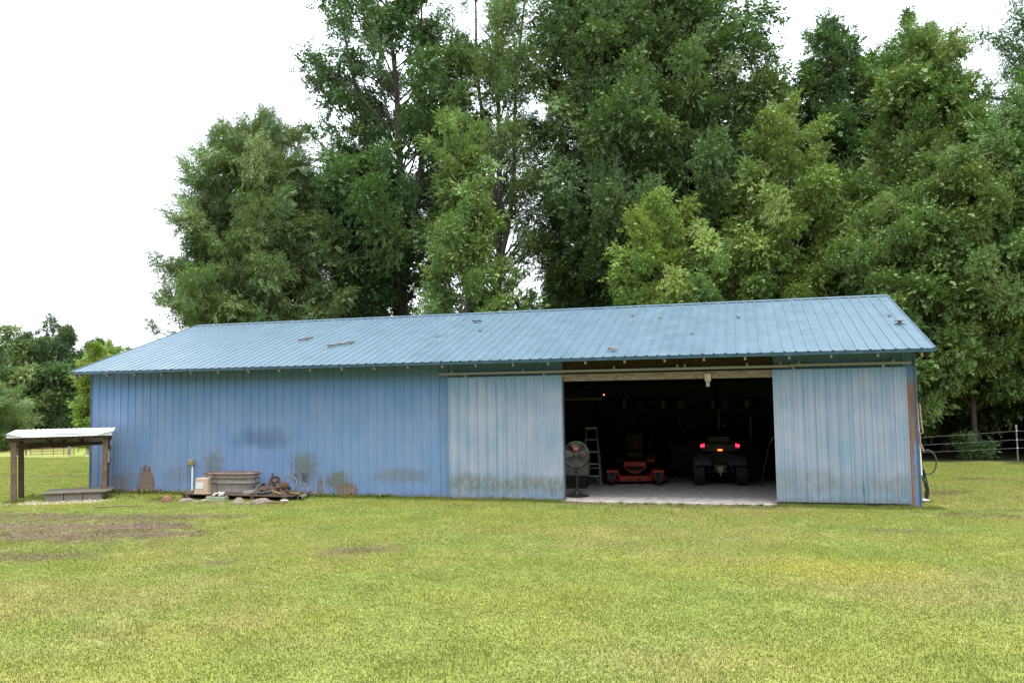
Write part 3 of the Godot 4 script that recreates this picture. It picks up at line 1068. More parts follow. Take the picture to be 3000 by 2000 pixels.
func gy(x: float, z: float) -> Vector3:
	return Vector3(x, hgt(x, z) - 0.02, z)

func all_trees() -> void:
	var G := "trees of the wood behind the barn"
	var dark := Color(0.108, 0.171, 0.066)
	var mid := Color(0.142, 0.221, 0.072)
	var olive := Color(0.157, 0.214, 0.084)
	var lit := Color(0.187, 0.264, 0.082)  # leaf colour of the light green trees
	var yell := Color(0.221, 0.299, 0.070)
	# behind the barn, from the left
	tree("pecan_tree", "spreading olive green tree with drooping leaves at the left end of the wood", gy(-6.9, -14.0), 15.0, 3.2, 0.2, "dome", "narrow", 135, 0.98, olive, G, {"extra": [[-4.6, 7.2, 0.4, 0.3], [-4.4, 5.4, 0.8, 0.22], [-3.9, 4.4, 0.3, 0.2], [4.3, 6.4, 0.2, 0.3]], "tr": 0.26})
	tree("oak_tree", "dark oak low behind the barn roof between pecan and tall airy tree", gy(-3.9, -17.5), 14.2, 3.1, 0.42, "round", "broad", 64, 0.9, dark, G, {"skip": 0.3})
	tree("oak_tree", "tall dark oak with sky showing through gaps, left of the pale poplar", gy(-1.6, -18.0), 25.0, 4.2, 0.34, "column", "broad", 100, 1.05, dark, G, {"skip": 0.5, "stems": [[-2.6, 0.3, 0.22], [1.8, -0.4, 0.28]], "tr": 0.33, "lean": Vector3(-1.2, 0, 0), "extra": [[-5.2, 15.5, 0.5, 0.4], [-4.4, 18.5, 0.2, 0.55], [-4.0, 12.5, 0.6, 0.35]]})
	tree("poplar_tree", "tall thin leaved poplar with pale stem and much sky through its crown", gy(2.6, -18.5), 25.5, 3.2, 0.3, "column", "fine", 120, 0.95, Color(0.159, 0.221, 0.081), G, {"skip": 0.44, "stems": [[1.5, 0.2, 0.3], [-1.2, 0.5, 0.35]], "bark": "bark_pale", "tr": 0.22, "lean": Vector3(0.8, 0, 0)})
	tree("poplar_tree", "slender light green poplar standing before the tall poplar, just behind the roof", gy(2.8, -13.6), 14.0, 1.8, 0.22, "ogive", "broad", 60, 0.72, lit, G, {"skip": 0.1, "bark": "bark_pale", "tr": 0.13})
	tree("oak_tree", "dark oak half hidden between the pale poplar and the great sweetgum", gy(6.6, -18.8), 24.5, 2.1, 0.26, "column", "broad", 96, 0.9, Color(0.127, 0.181, 0.067), G, {"skip": 0.26, "tr": 0.25})
	tree("sweetgum_tree", "great dense dark green sweetgum rising out of the picture above the door bay", gy(10.2, -18.4), 25.5, 5.1, 0.29, "ogive", "broad", 190, 1.05, Color(0.116, 0.172, 0.067), G, {"tr": 0.34, "skip": 0.2})
	tree("sweetgum_tree", "young yellow tipped sweetgum low in front of the great dark sweetgum", gy(10.5, -13.0), 9.7, 1.9, 0.2, "round", "broad", 42, 0.7, yell, G, {"tr": 0.1, "skip": 0.1})
	tree("maple_tree", "low light green maple peeping over the ridge between the two yellowish sweetgums", gy(12.9, -12.8), 7.6, 1.9, 0.1, "round", "broad", 38, 0.7, lit, G, {"tr": 0.1})
	tree("sweetgum_tree", "yellow green sweetgum with rounded top right of the great dark sweetgum", gy(14.9, -14.2), 12.9, 2.3, 0.1, "round", "broad", 72, 0.8, Color(0.189, 0.256, 0.069), G, {"tr": 0.14, "skip": 0.06})
	tree("ash_tree", "olive tree with a thin flat top filling the dip in the skyline", gy(14.8, -22.0), 17.4, 2.6, 0.15, "ogive", "broad", 66, 0.95, olive, G, {"skip": 0.14})
	tree("poplar_tree", "dark pointed poplar, left of the twin peaks on the right", gy(17.9, -21.0), 18.9, 2.9, 0.1, "ogive", "broad", 110, 0.9, dark, G, {"skip": 0.08})
	tree("poplar_tree", "narrow pointed tree, right hand one of the twin peaks", gy(20.7, -20.6), 18.9, 2.3, 0.1, "ogive", "broad", 96, 0.85, mid, G, {"skip": 0.06})
	tree("sweetgum_tree", "broad mid green sweetgum leafy to the ground behind the east gable", gy(20.3, -16.4), 16.3, 3.1, 0.08, "ogive", "broad", 125, 0.9, Color(0.167, 0.230, 0.077), G, {"tr": 0.2})
	tree("maple_tree", "low leafy maple hugging the east corner of the barn", gy(18.1, -12.6), 8.8, 1.9, 0.14, "round", "broad", 54, 0.7, Color(0.167, 0.233, 0.077), G, {"tr": 0.1})
	tree("maple_tree", "maple with a bare thin trunk showing behind the wire fence", gy(20.55, -13.2), 10.4, 2.7, 0.27, "round", "broad", 76, 0.75, Color(0.152, 0.212, 0.072), G, {"tr": 0.1})
	tree("sweetgum_tree", "leafy green sweetgum at the right edge above the fence", gy(23.7, -14.2), 13.0, 3.1, 0.2, "round", "broad", 95, 0.85, mid, G, {"tr": 0.16})
	tree("pin_oak_tree", "dark lacy oak cut by the top right corner of the picture", gy(25.7, -20.0), 22.5, 2.7, 0.42, "column", "fine", 80, 0.8, dark, G, {"skip": 0.25, "extra": [[-3.1, 14.2, 0.4, 0.58], [-2.6, 12.6, 0.2, 0.5]]})
	tree("poplar_tree", "green tree filling the notch between the twin peaks", gy(19.4, -23.5), 18.2, 2.6, 0.1, "column", "broad", 76, 0.95, mid, G)
	tree("maple_tree", "thin low maple behind the ridge right of the slender poplar", gy(4.6, -14.6), 7.4, 1.5, 0.2, "round", "broad", 30, 0.62, mid, G, {"tr": 0.08, "skip": 0.25})
	# second row, told apart by nothing in the shade
	var deep := "shaded tree deep in the wood behind the front row"
	var gi := 0
	for q in [[7.5, -25.0, 13.5], [10.6, -27.0, 14.5], [13.0, -26.0, 14.0], [16.0, -25.5, 15.0], [18.6, -26.5, 15.5], [21.6, -25.0, 15.5], [24.3, -26.0, 15.0], [27.2, -25.0, 14.0], [16.9, -17.0, 10.0], [22.4, -18.6, 12.5], [26.0, -15.5, 10.5], [28.8, -18.0, 12.5], [19.3, -30.0, 13.0], [23.2, -31.0, 13.0], [27.0, -31.0, 13.0], [31.0, -24.0, 14.0]]:
		tree("woodland_tree", deep, gy(q[0], q[1]), q[2], 2.6, 0.04, "column", "broad", 34, 1.45, dark, "shaded trees deep in the wood", {"var": 1, "seed": gi})
		gi += 1
	for q in [[-5.6, -24.0, 8.0], [-0.6, -25.0, 8.0], [3.6, -25.5, 8.0], [7.4, -22.0, 8.5], [4.9, -21.5, 9.0]]:
		tree("understory_tree", "small dark tree low among the trunks behind the barn roof", gy(q[0], q[1]), q[2], 2.3, 0.1, "round", "broad", 30, 0.9, dark, "small dark trees among the trunks", {"var": 1, "skip": 0.4, "tr": 0.08})
	# shrubs at the edge of the wood on the right
	tree("edge_shrub", "low shrub at the foot of the thin trunk behind the fence", gy(20.3, -12.4), 0.7, 0.5, 0.05, "round", "broad", 6, 0.32, dark, "", {"tr": 0.03})
	tree("edge_shrub", "dark shrub in the shade at the right edge behind the fence", gy(23.1, -12.9), 1.0, 0.8, 0.05, "round", "broad", 8, 0.45, dark, "", {"tr": 0.03})
	# far side of the field on the left
	var F := "trees beyond the field on the left"
	tree("field_tree", "tall mid green tree at the left edge beyond the field", gy(-69.5, -56.5), 15.4, 5.2, 0.1, "round", "broad", 50, 1.9, Color(0.172, 0.234, 0.088), F, {"var": 1})
	tree("field_tree", "dark tree with a notched top beyond the field, right of the tall left one", gy(-66.0, -60.0), 13.2, 3.8, 0.08, "round", "broad", 44, 1.7, Color(0.109, 0.159, 0.065), F, {"var": 1})
	tree("field_tree", "peaked blue green tree in the middle of the far tree line", gy(-63.8, -62.0), 14.0, 3.2, 0.08, "cone", "broad", 44, 1.6, Color(0.104, 0.153, 0.077), F, {"var": 1})
	tree("field_tree", "long low dark tree running to the barn eave in the far tree line", gy(-60.5, -64.0), 12.0, 3.6, 0.08, "round", "broad", 44, 1.7, dark, F, {"var": 1})
	tree("field_tree", "dark tree under the far tree line behind the shelter", gy(-66.5, -54.0), 9.5, 3.4, 0.06, "round", "broad", 36, 1.6, dark, F, {"var": 1})
	tree("field_tree", "mid green tree filling the far line between the notched and the peaked tree", gy(-68.0, -63.5), 12.6, 4.4, 0.06, "round", "broad", 50, 1.7, mid, F, {"var": 1})
	tree("field_tree", "olive tree at the barn end of the far tree line", gy(-57.5, -65.5), 11.2, 3.6, 0.06, "round", "broad", 44, 1.6, olive, F, {"var": 1})
	tree("field_tree", "thin yellow green treetop just showing over the left end of the roof", gy(-27.0, -28.6), 8.1, 1.7, 0.1, "round", "broad", 22, 0.8, yell, F, {"skip": 0.2})
	tree("young_tree", "bright yellow green young tree beside the left corner of the barn", gy(-17.1, -16.1), 5.4, 0.7, 0.1, "round", "broad", 34, 0.5, Color(0.207, 0.281, 0.057), "", {"tr": 0.07})
	tree("field_shrub", "round light green shrub behind the white roofed shelter", gy(-31.4, -23.6), 4.7, 2.0, 0.30, "round", "narrow", 30, 0.7, Color(0.159, 0.221, 0.084), "", {"tr": 0.1})
	# unseen trees added behind the camera to shade the bay and the walls
	for q in [[-26.0, 37.0, 21.0], [-17.0, 39.0, 22.0], [-8.0, 37.0, 20.5], [1.0, 39.0, 22.0], [10.0, 37.5, 21.0], [19.0, 39.0, 22.5], [28.0, 37.0, 21.0], [37.0, 39.0, 22.0], [46.0, 36.0, 21.0]]:
		tree("added_shade_tree", "broad unseen tree added across the lawn to shade the barn", gy(q[0], q[1]), q[2], 5.2, 0.08, "round", "broad", 80, 2.2, mid, "unseen trees added across the lawn from the barn", {"var": 1})

# ---------------------------------------------------------------- shelter on the left
func shelter() -> void:
	var t := thing("open_shelter", "small open wooden shelter with white metal roof left of the barn", "shelter", Vector3(-3.07, 0.0, 1.72), deg_to_rad(38))
	for q in [[0.0, 0.0, "post_wood", 1.5], [1.875, 0.0, "post_wood", 1.45], [0.02, -0.9, "post_dark", 1.4], [1.855, -0.9, "post_dark", 1.4]]:
		var b := MB.new()
		b.bx(Vector3(0, q[3] * 0.5 - 0.1, 0), Vector3(0.112, q[3] + 0.2, 0.112), 0.008)
		var o := part("post", b, M[q[2]], t)
		o.position = Vector3(q[0], 0, q[1])
		o.rotation = Vector3(0, rr(-0.03, 0.03), 0.022 if q[0] < 1.0 else -0.012)
	box_part("back_beam", Vector3(0.94, 1.265, -0.82), Vector3(1.95, 0.10, 0.05), M.post_dark, t, 0.004)
	box_part("front_beam", Vector3(0.94, 1.455, 0.09), Vector3(2.2, 0.065, 0.045), M.post_dark, t, 0.004)
	for x in [0.0, 0.64, 0.92, 1.31, 1.875]:
		var b := MB.new()
		b.bar(Vector3(x, 1.43, 0.06), Vector3(x, 1.50, -0.98), 0.045, 0.09, 0.003)
		part("rafter", b, M.post_dark, t)
	for x in [0.63, 0.92, 1.31]:
		box_part("stub_block", Vector3(x, 1.37, -0.82), Vector3(0.085, 0.15, 0.05), M.post_dark, t, 0.003)
	box_part("back_panel", Vector3(0.94, 1.395, -0.87), Vector3(1.86, 0.15, 0.012), M.pale_panel, t)
	# white sheet roof: its front edge sags over the fascia
	box_part("fascia", Vector3(0.94, 1.525, 0.135), Vector3(2.2, 0.09, 0.02), M.white_metal, t, 0.003)
	var rows := []
	var low := []
	for i in 12:
		var f := i / 11.0
		var ra := []
		for k in 75:
			var x := lerpf(-0.17, 2.05, k / 74.0)
			var u := absf(x - 0.94) / 1.11
			var sag := 0.082 * (1.0 - sst(0.62, 1.0, u)) * (1.0 - sst(0.0, 0.12, f))
			ra.append(Vector3(x, lerpf(1.575, 1.635, f) - sag + 0.007 * cos(x * TAU / 0.111), lerpf(0.165, -1.05, f)))
		rows.append(ra)
	var rb := MB.new()
	rb.grid(rows, false)
	part("roof_sheet", rb, M.white_metal, t)
	# bark vine and a strap hanging on the right post
	var vb := MB.new()
	var pts := []
	for i in 12:
		pts.append(Vector3(1.985 + 0.025 * sin(i * 1.7), 1.50 - i * 0.075, 0.02 + 0.02 * cos(i * 2.1)))
	vb.tube(pts, 0.024, 0.008, 6)
	part("dead_vine", vb, M.rust_dark, t)
	box_part("strap", Vector3(1.965, 0.98, 0.07), Vector3(0.03, 0.30, 0.012), M.galv, t, 0.002)
	# block box with plank lid under it
	var w := thing("well_box", "low grey block box with plank lid under the white roofed shelter", "box", Vector3(-2.40, 0.0, 1.52), deg_to_rad(30))
	var bx0 := MB.new()
	bx0.bx(Vector3.ZERO, Vector3(0.39, 0.185, 0.19), 0.006)
	var bm := bx0.mesh()
	for k in 3:
		for row in 2:
			if row == 1 and k == 1: pass
			var o := part("block", bm, M.block, w)
			o.position = Vector3(0.2 + k * 0.405, 0.075, -0.1 - row * 0.62)
			o.rotation.y = rr(-0.03, 0.03)
	for k in [[0.1, -0.41], [1.12, -0.41]]:
		var o := part("block", bm, M.block, w)
		o.position = Vector3(k[0], 0.075, k[1])
		o.rotation.y = PI / 2.0
	for k in 5:
		var b := MB.new()
		b.bx(Vector3.ZERO, Vector3(1.38 + rr(-0.05, 0.12), 0.026, 0.165), 0.003)
		var o := part("plank", b, M.grey_wood, w)
		o.position = Vector3(0.62 + rr(-0.03, 0.05), 0.184 + 0.004 * k, -0.03 - k * 0.172)
		o.rotation.y = rr(-0.015, 0.015)
	# gravel
	var gb := MB.new()
	stone(gb, Vector3.ZERO, Vector3(1, 0.6, 0.8), 3, 5)
	var xf := []
	var cl := []
	for i in 2600:
		var x := rr(-4.6, 0.4)
		var z := rr(0.0, 3.2)
		if gravel_at(x, z) < rr(0.25, 0.9): continue
		var s := rr(0.008, 0.028)
		xf.append(Transform3D(Basis(Vector3.UP, rng.randf() * TAU).scaled(Vector3.ONE * s), Vector3(x, hgt(x, z) + s * 0.25, z)))
		var u := rr(0.55, 1.25)
		cl.append(Color(0.42 * u, 0.33 * u, 0.27 * u))
	tag(instances("gravel", gb.mesh(), M.stone, xf, cl), "pale pinkish gravel spilled round the shelter posts", "gravel", "", "stuff")
	# stick in the grass
	var s := MB.new()
	s.tube([Vector3(0, 0.03, 0), Vector3(0.5, 0.05, 0.02), Vector3(0.95, 0.04, -0.05)], 0.016, 0.009, 6)
	single("stick", s, M.dead_bark, "pale stick lying on the grass in front of the shelter", "stick", Vector3(-0.25, 0.0, 2.35), 0.25)

# uneven stone with a random outline
func stone(b: MB, c: Vector3, r: Vector3, sd: int, rings := 7) -> void:
	var g := RandomNumberGenerator.new()
	g.seed = sd
	var off := g.randf() * 100.0
	var rows := []
	for i in rings + 1:
		var th := PI * i / rings
		var ring := []
		for k in 10:
			var a := TAU * k / 10.0
			var d := Vector3(sin(th) * cos(a), cos(th), sin(th) * sin(a))
			var q := 1.0 + 0.42 * na.get_noise_3d(d.x * 1.1 + off, d.y * 1.1, d.z * 1.1) + 0.12 * na.get_noise_3d(d.x * 3.0 + off, d.y * 3.0, d.z * 3.0)
			ring.append(c + Vector3(d.x * r.x, d.y * r.y, d.z * r.z) * q)
		rows.append(ring)
	b.grid(rows, true)

# ---------------------------------------------------------------- things along the wall
func ring_pts(c: Vector3, r: float, ry: float, tilt: Basis, turns := 1.0, drift := Vector3.ZERO, n := 28) -> Array:
	var p := []
	for i in int(n * turns) + 1:
		var a := TAU * i / n
		p.append(c + tilt * Vector3(cos(a) * r, 0, sin(a) * ry) + drift * (i / float(n)))
	return p

func junk() -> void:
	# outlet box on a white conduit
	var t := thing("outlet_box", "beige electrical box on a white conduit against the blue wall", "electrical box", Vector3(0.14, 0.0, -0.37))
	var b := MB.new()
	b.bx(Vector3(-0.01, 0.76, 0.0), Vector3(0.15, 0.15, 0.085), 0.01)
	part("box", b, M.beige_box, t)
	b = MB.new()
	b.bx(Vector3(-0.01, 0.76, 0.05), Vector3(0.12, 0.115, 0.014), 0.004)
	part("cover", b, M.beige_box, t)
	b = MB.new()
	b.tube([Vector3(0.03, -0.1, 0), Vector3(0.03, 0.69, 0)], 0.021, 0.021, 12)
	part("conduit", b, M.pvc, t)
	# low plank deck
	t = thing("low_deck", "low weathered plank deck carrying the grey tank and the scrap heap", "deck", Vector3(2.0, 0.0, 0.18))
	for i in 7:
		b = MB.new()
		b.bx(Vector3.ZERO, Vector3(2.95 + rr(-0.2, 0.1), 0.024, 0.125), 0.003)
		var o := part("plank", b, M.old_board, t)
		o.position = Vector3(0.02 + rr(-0.06, 0.06), 0.118 + rr(-0.004, 0.004), -0.41 + i * 0.137)
		o.rotation = Vector3(0, rr(-0.015, 0.015), -0.006)
	for x in [-1.2, -0.3, 0.5, 1.3]:
		b = MB.new()
		b.bx(Vector3.ZERO, Vector3(0.09, 0.13, 0.95), 0.004)
		var o := part("bearer", b, M.old_board, t)
		o.position = Vector3(x, 0.034, 0.0)
	b = MB.new()
	b.bx(Vector3(-1.32, 0.06, 0.44), Vector3(0.05, 0.2, 0.05), 0.004)
	part("corner_post", b, M.rust, t)
	# oval stock tank
	t = thing("stock_tank", "grey oval stock tank with rusty red rim on the low deck", "stock tank", Vector3(1.62, 0.13, 0.10))
	b = MB.new()
	var rows := []
	var prof := [[0.0, 0.90], [0.03, 0.93], [0.06, 0.925], [0.10, 0.93], [0.20, 0.955], [0.215, 0.985], [0.235, 0.985], [0.25, 0.96], [0.31, 0.97], [0.325, 0.985], [0.34, 0.97], [0.40, 0.98], [0.43, 0.985]]
	for q in prof:
		var ring := []
		for k in 72:
			var a := TAU * k / 72.0
			var ca := cos(a); var sa := sin(a)
			var e := pow(pow(absf(ca), 2.6) + pow(absf(sa), 2.6), -1.0 / 2.6)
			var fl := 0.0
			for c0 in [1.95, 1.95 + PI, 1.95 - PI * 0.58, 1.95 + PI * 0.42]:
				fl = maxf(fl, 1.0 - sst(0.05, 0.085, absf(wrapf(a - c0, -PI, PI))))
			var rr2: float = q[1] * e * (1.0 - 0.09 * fl * (1.0 - sst(0.38, 0.42, q[0])))
			ring.append(Vector3(0.69 * ca * rr2, q[0], 0.33 * sa * rr2))
		rows.append(ring)
	b.grid(rows, true)
	part("wall", b, M.tank_plastic, t)
	b = MB.new()
	var rim := []
	for k in 73:
		var a := TAU * k / 72.0
		var ca := cos(a); var sa := sin(a)
		var e := pow(pow(absf(ca), 2.6) + pow(absf(sa), 2.6), -1.0 / 2.6)
		rim.append(Vector3(0.70 * ca * e, 0.437, 0.35 * sa * e))
	b.tube(rim, 0.014, 0.014, 8, false)
	part("rim", b, M.rust, t)
	b = MB.new()
	var bot := []
	for k in 72:
		var a := TAU * k / 72.0
		bot.append(Vector3(0.55 * cos(a), 0.02, 0.27 * sin(a)))
	b.poly(bot, Vector3.UP)
	part("bottom", b, M.tank_plastic, t)
	for y in [0.225, 0.335]:
		b = MB.new()
		var bd := []
		for k in 73:
			var a := TAU * k / 72.0
			var e := pow(pow(absf(cos(a)), 2.6) + pow(absf(sin(a)), 2.6), -1.0 / 2.6)
			var fl := 0.0
			for c0 in [1.95, 1.95 + PI, 1.95 - PI * 0.58, 1.95 + PI * 0.42]:
				fl = maxf(fl, 1.0 - sst(0.05, 0.085, absf(wrapf(a - c0, -PI, PI))))
			bd.append(Vector3(0.682 * cos(a), 0, 0.326 * sin(a)) * e * (1.0 - 0.088 * fl) + Vector3(0, y, 0))
		b.tube(bd, 0.008, 0.008, 6, false)
		part("band", b, M.rust_dark, t)
	# tan bin upside down with paper
	t = thing("upturned_bin", "tan bin standing upside down with a torn white label", "bin", Vector3(1.11, 0.13, 0.5), 0.2)
	b = MB.new()
	rows = []
	for q in [[0.0, 1.06], [0.015, 1.06], [0.02, 1.0], [0.33, 0.86], [0.35, 0.84], [0.356, 0.80], [0.357, 0.0]]:
		var ring := []
		for k in 40:
			var a := TAU * k / 40.0
			var e := pow(pow(absf(cos(a)), 7.0) + pow(absf(sin(a)), 7.0), -1.0 / 7.0)
			ring.append(Vector3(0.17 * cos(a) * e * q[1], q[0], 0.13 * sin(a) * e * q[1]))
		rows.append(ring)
	b.grid(rows, true)
	part("body", b, M.tan_plastic, t)
	b = MB.new()
	var lab := []
	for q in [[-0.12, 0.12], [0.06, 0.12], [0.075, 0.145], [0.06, 0.17], [0.085, 0.19], [0.055, 0.215], [0.075, 0.24], [0.06, 0.275], [-0.115, 0.275]]:
		lab.append(Vector3(q[0], q[1], 0.1335 - 0.0573 * (q[1] - 0.02) + 0.002))
	b.poly(lab, Vector3(0, 0.05, 1).normalized())
	part("torn_label", b, M.paper, t)
	# scrap heap, each piece
	var K := "pieces of the scrap heap"
	t = thing("pulley_wheel", "rusty dished wheel standing on top of the scrap heap", "wheel", Vector3(2.78, 0.385, 0.16), 0.4)
	b = MB.new()
	var tl := Transform3D(Basis(Vector3.RIGHT, 1.1), Vector3.ZERO)
	b.lathe(tl, [Vector2(0.03, 0.05), Vector2(0.05, 0.03), Vector2(0.09, -0.01), Vector2(0.125, -0.015), Vector2(0.135, 0.02), Vector2(0.128, 0.025), Vector2(0.09, 0.0), Vector2(0.05, 0.042), Vector2(0.03, 0.06)], 24)
	part("disc", b, M.rust_dark, t)
	b = MB.new()
	b.bar(Vector3(-0.10, -0.02, 0.0), Vector3(-0.06, 0.16, -0.05), 0.03, 0.012)
	b.bx(Vector3(-0.055, 0.175, -0.052), Vector3(0.055, 0.03, 0.02), 0.004, 0.3)
	part("handle", b, M.rust_dark, t)
	t = thing("old_motor", "rusted round motor lying right of the dished wheel", "motor", Vector3(3.05, 0.25, 0.2), 0.5)
	b = MB.new()
	var tm := Transform3D(Basis(Vector3.BACK, PI / 2.0 - 0.15), Vector3(0.13, 0, 0))
	b.lathe(tm, [Vector2(0.0, -0.02), Vector2(0.03, -0.02), Vector2(0.03, 0.03), Vector2(0.095, 0.05), Vector2(0.115, 0.07), Vector2(0.115, 0.20), Vector2(0.10, 0.23), Vector2(0.03, 0.25), Vector2(0.0, 0.25)], 20)
	part("housing", b, M.rust_dark, t)
	b = MB.new()
	for k in 5:
		b.lathe(tm, [Vector2(0.11, 0.085 + k * 0.024), Vector2(0.124, 0.089 + k * 0.024), Vector2(0.124, 0.094 + k * 0.024), Vector2(0.11, 0.098 + k * 0.024)], 20)
	part("cooling_fins", b, M.rust, t)
	b = MB.new()
	b.bx(Vector3(0, -0.11, 0), Vector3(0.24, 0.025, 0.16), 0.004)
	part("foot", b, M.rust_dark, t)
	for q in [["hose_coil", "hose_tan", "large tan hose loop arching over the motor", Vector3(3.1, 0.33, 0.05), 0.20, 0.17, 1.35, 0.013, 1.2], ["hose_coil", "hose_tan", "tan hose loop lying at the right end of the heap", Vector3(3.46, 0.20, 0.08), 0.13, 0.11, 1.3, 0.014, 1.0], ["hose_coil", "hose_green", "green hose tangled at the left of the heap", Vector3(2.52, 0.24, 0.28), 0.15, 0.12, 0.7, 0.012, 3.0], ["hose_coil", "hose_black", "black hose tangled low at the front of the heap", Vector3(2.72, 0.19, 0.42), 0.19, 0.10, 0.35, 0.014, 3.0], ["hose_coil", "hose_black", "black hose wound under the dished wheel", Vector3(2.86, 0.20, 0.30), 0.16, 0.12, 0.9, 0.016, 2.0]]:
		b = MB.new()
		var tilt := Basis(Vector3.RIGHT, q[6]) * Basis(Vector3.UP, rr(0, 6.0))
		var pts := ring_pts(Vector3.ZERO, q[4], q[5], tilt, q[8], Vector3(0.01, 0.012, 0.015))
		for i in pts.size(): pts[i] += Vector3(nz(i * 0.3, q[4] * 50.0), nz(i * 0.3, 9.0 + q[4] * 30.0), nz(i * 0.25, 40.0)) * 0.035
		b.tube(pts, q[7], q[7], 7)
		single(q[0], b, M[q[1]], q[2], "hose", q[3], 0.0, K)
	t = thing("tarp_heap", "crumpled dark tarpaulin under the hoses of the scrap heap", "tarpaulin", Vector3(2.72, 0.13, 0.22))
	b = MB.new()
	rows = []
	for i in 17:
		var ra := []
		for k in 25:
			var u := lerpf(-1.0, 1.0, k / 24.0)
			var w := lerpf(-1.0, 1.0, i / 16.0)
			var e := maxf(0.0, 1.0 - (u * u + w * w))
			ra.append(Vector3(u * 0.58, e * 0.16 * (1.0 + 1.3 * nz(u * 2.2, w * 2.2)) + 0.05 * e * nz(u * 6.0, w * 6.0), w * 0.32))
		rows.append(ra)
	b.grid(rows, false)
	part("sheet", b, M.rust_dark, t)
	for i in 16:
		b = MB.new()
		var x := rr(2.3, 3.3)
		var y := 0.17 + 0.14 * (1.0 - sst(0.1, 0.6, absf(x - 2.8))) * rng.randf()
		var kind := i % 4
		if kind == 0: b.bar(Vector3(-0.14, 0, 0), Vector3(0.14, rr(-0.02, 0.05), 0.03), 0.03, 0.012, 0.002)
		elif kind == 1: b.tube([Vector3(-0.12, 0, 0), Vector3(0, rr(0.0, 0.03), 0.02), Vector3(0.12, 0.01, 0)], 0.014, 0.014, 7)
		elif kind == 2: b.lathe(Transform3D(Basis(Vector3.RIGHT, rr(0.3, 1.4)), Vector3.ZERO), [Vector2(0.02, -0.02), Vector2(0.05, -0.02), Vector2(0.05, 0.02), Vector2(0.02, 0.02), Vector2(0.02, -0.02)], 14)
		else: stone(b, Vector3.ZERO, Vector3(0.05, 0.035, 0.045), 60 + i, 6)
		var nm = ["iron_strap", "pipe_offcut", "iron_ring", "rusty_casting"][kind]
		single(nm, b, M[["rust", "rust_dark", "rust_dark", "rust"][kind]], ["flat rusty iron strap among the hoses of the scrap heap", "short rusty pipe offcut among the hoses of the scrap heap", "small rusty iron ring among the hoses of the scrap heap", "knobbly rusty casting among the hoses of the scrap heap"][kind], "scrap", Vector3(x, y, rr(0.22, 0.5)), rr(0, 3.0), ["iron straps in the heap", "pipe offcuts in the heap", "iron rings in the heap", "castings in the heap"][kind])
	b = MB.new()
	b.bx(Vector3.ZERO, Vector3(0.24, 0.075, 0.11), 0.006)
	var o := single("brick_block", b, M.block, "pale paving block tilted at the front left of the scrap heap", "block", Vector3(2.34, 0.175, 0.52), 0.25)
	o.rotation.z = 0.16
	for q in [[Vector3(3.05, 0.19, 0.52), 0.3, -0.35, "yellow strip leaning at the front of the scrap heap"], [Vector3(3.40, 0.16, 0.35), -0.1, 0.0, "yellow strip lying flat at the right end of the deck"]]:
		b = MB.new()
		b.bx(Vector3.ZERO, Vector3(0.21, 0.022, 0.06), 0.003)
		o = single("yellow_strip", b, M.yellow, q[3], "board", q[0], q[1])
		o.rotation.z = q[2]
	# pipe under the deck end
	b = MB.new()
	b.lathe(Transform3D(Basis(Vector3.RIGHT, PI / 2.0)), [Vector2(0.042, -0.2), Vector2(0.056, -0.2), Vector2(0.056, 0.2), Vector2(0.042, 0.2), Vector2(0.042, -0.2)], 18)
	single("pipe_end", b, M.hose_tan, "grey pipe end sticking out at the right end of the deck", "pipe", Vector3(3.57, 0.066, 0.30), 0.25)
	# tray of shells
	t = thing("seed_tray", "pale green tray of white shells in front of the deck", "tray", Vector3(1.66, 0.0, 0.72), 0.1)
	b = MB.new()
	for y in [0.03, 0.085]:
		b.bx(Vector3(0, y, 0.12), Vector3(0.44, 0.045, 0.018), 0.003)
		b.bx(Vector3(0, y, -0.12), Vector3(0.44, 0.045, 0.018), 0.003)
		b.bx(Vector3(-0.212, y, 0.0), Vector3(0.018, 0.045, 0.22), 0.003)
		b.bx(Vector3(0.212, y, 0.0), Vector3(0.018, 0.045, 0.22), 0.003)
	part("slats", b, M.pale_green, t)
	b = MB.new()
	b.bx(Vector3(0, 0.095, 0), Vector3(0.40, 0.012, 0.22))
	part("floor", b, M.old_board, t)
	for i in 13:
		b = MB.new()
		stone(b, Vector3.ZERO, Vector3(0.042, 0.026, 0.032), 80 + i, 6)
		single("shell", b, M.shell, "white shell heaped in the pale green tray", "shell", Vector3(1.66 + rr(-0.12, 0.15), 0.125 + 0.022 * (i % 3), 0.70 + rr(-0.07, 0.07)), rr(0, 6.0), "white shells in the tray")
	# rocks
	for q in [["upright orange brown rock left of the deck", 0.52, 1.0, 0.125, 0.13, 0.11, "rock_orange"], ["wide tan rock right of the orange one", 1.0, 0.92, 0.19, 0.09, 0.13, "rock_tan"], ["small tan rock beside the wide one", 1.28, 0.98, 0.10, 0.055, 0.09, "rock_tan"], ["flat tan rock in front of the shell tray", 2.06, 1.15, 0.17, 0.045, 0.1, "rock_tan"], ["pinkish tan rock in front of the deck middle", 2.45, 1.08, 0.15, 0.085, 0.12, "rock_tan"], ["large tan rock in front of the scrap heap", 2.93, 0.98, 0.25, 0.11, 0.15, "rock_tan"], ["small rock against the left of the large tan rock", 2.70, 1.10, 0.12, 0.055, 0.09, "rock_tan"], ["tan rock tucked under the deck edge behind the pinkish one", 2.27, 0.82, 0.14, 0.09, 0.09, "rock_tan"], ["grey rock under the deck left of the shell tray", 1.36, 0.78, 0.12, 0.06, 0.09, "block"]]:
		b = MB.new()
		stone(b, Vector3(0, q[4] * 0.45, 0), Vector3(q[3], q[4], q[5]), int(q[1] * 100.0), 8)
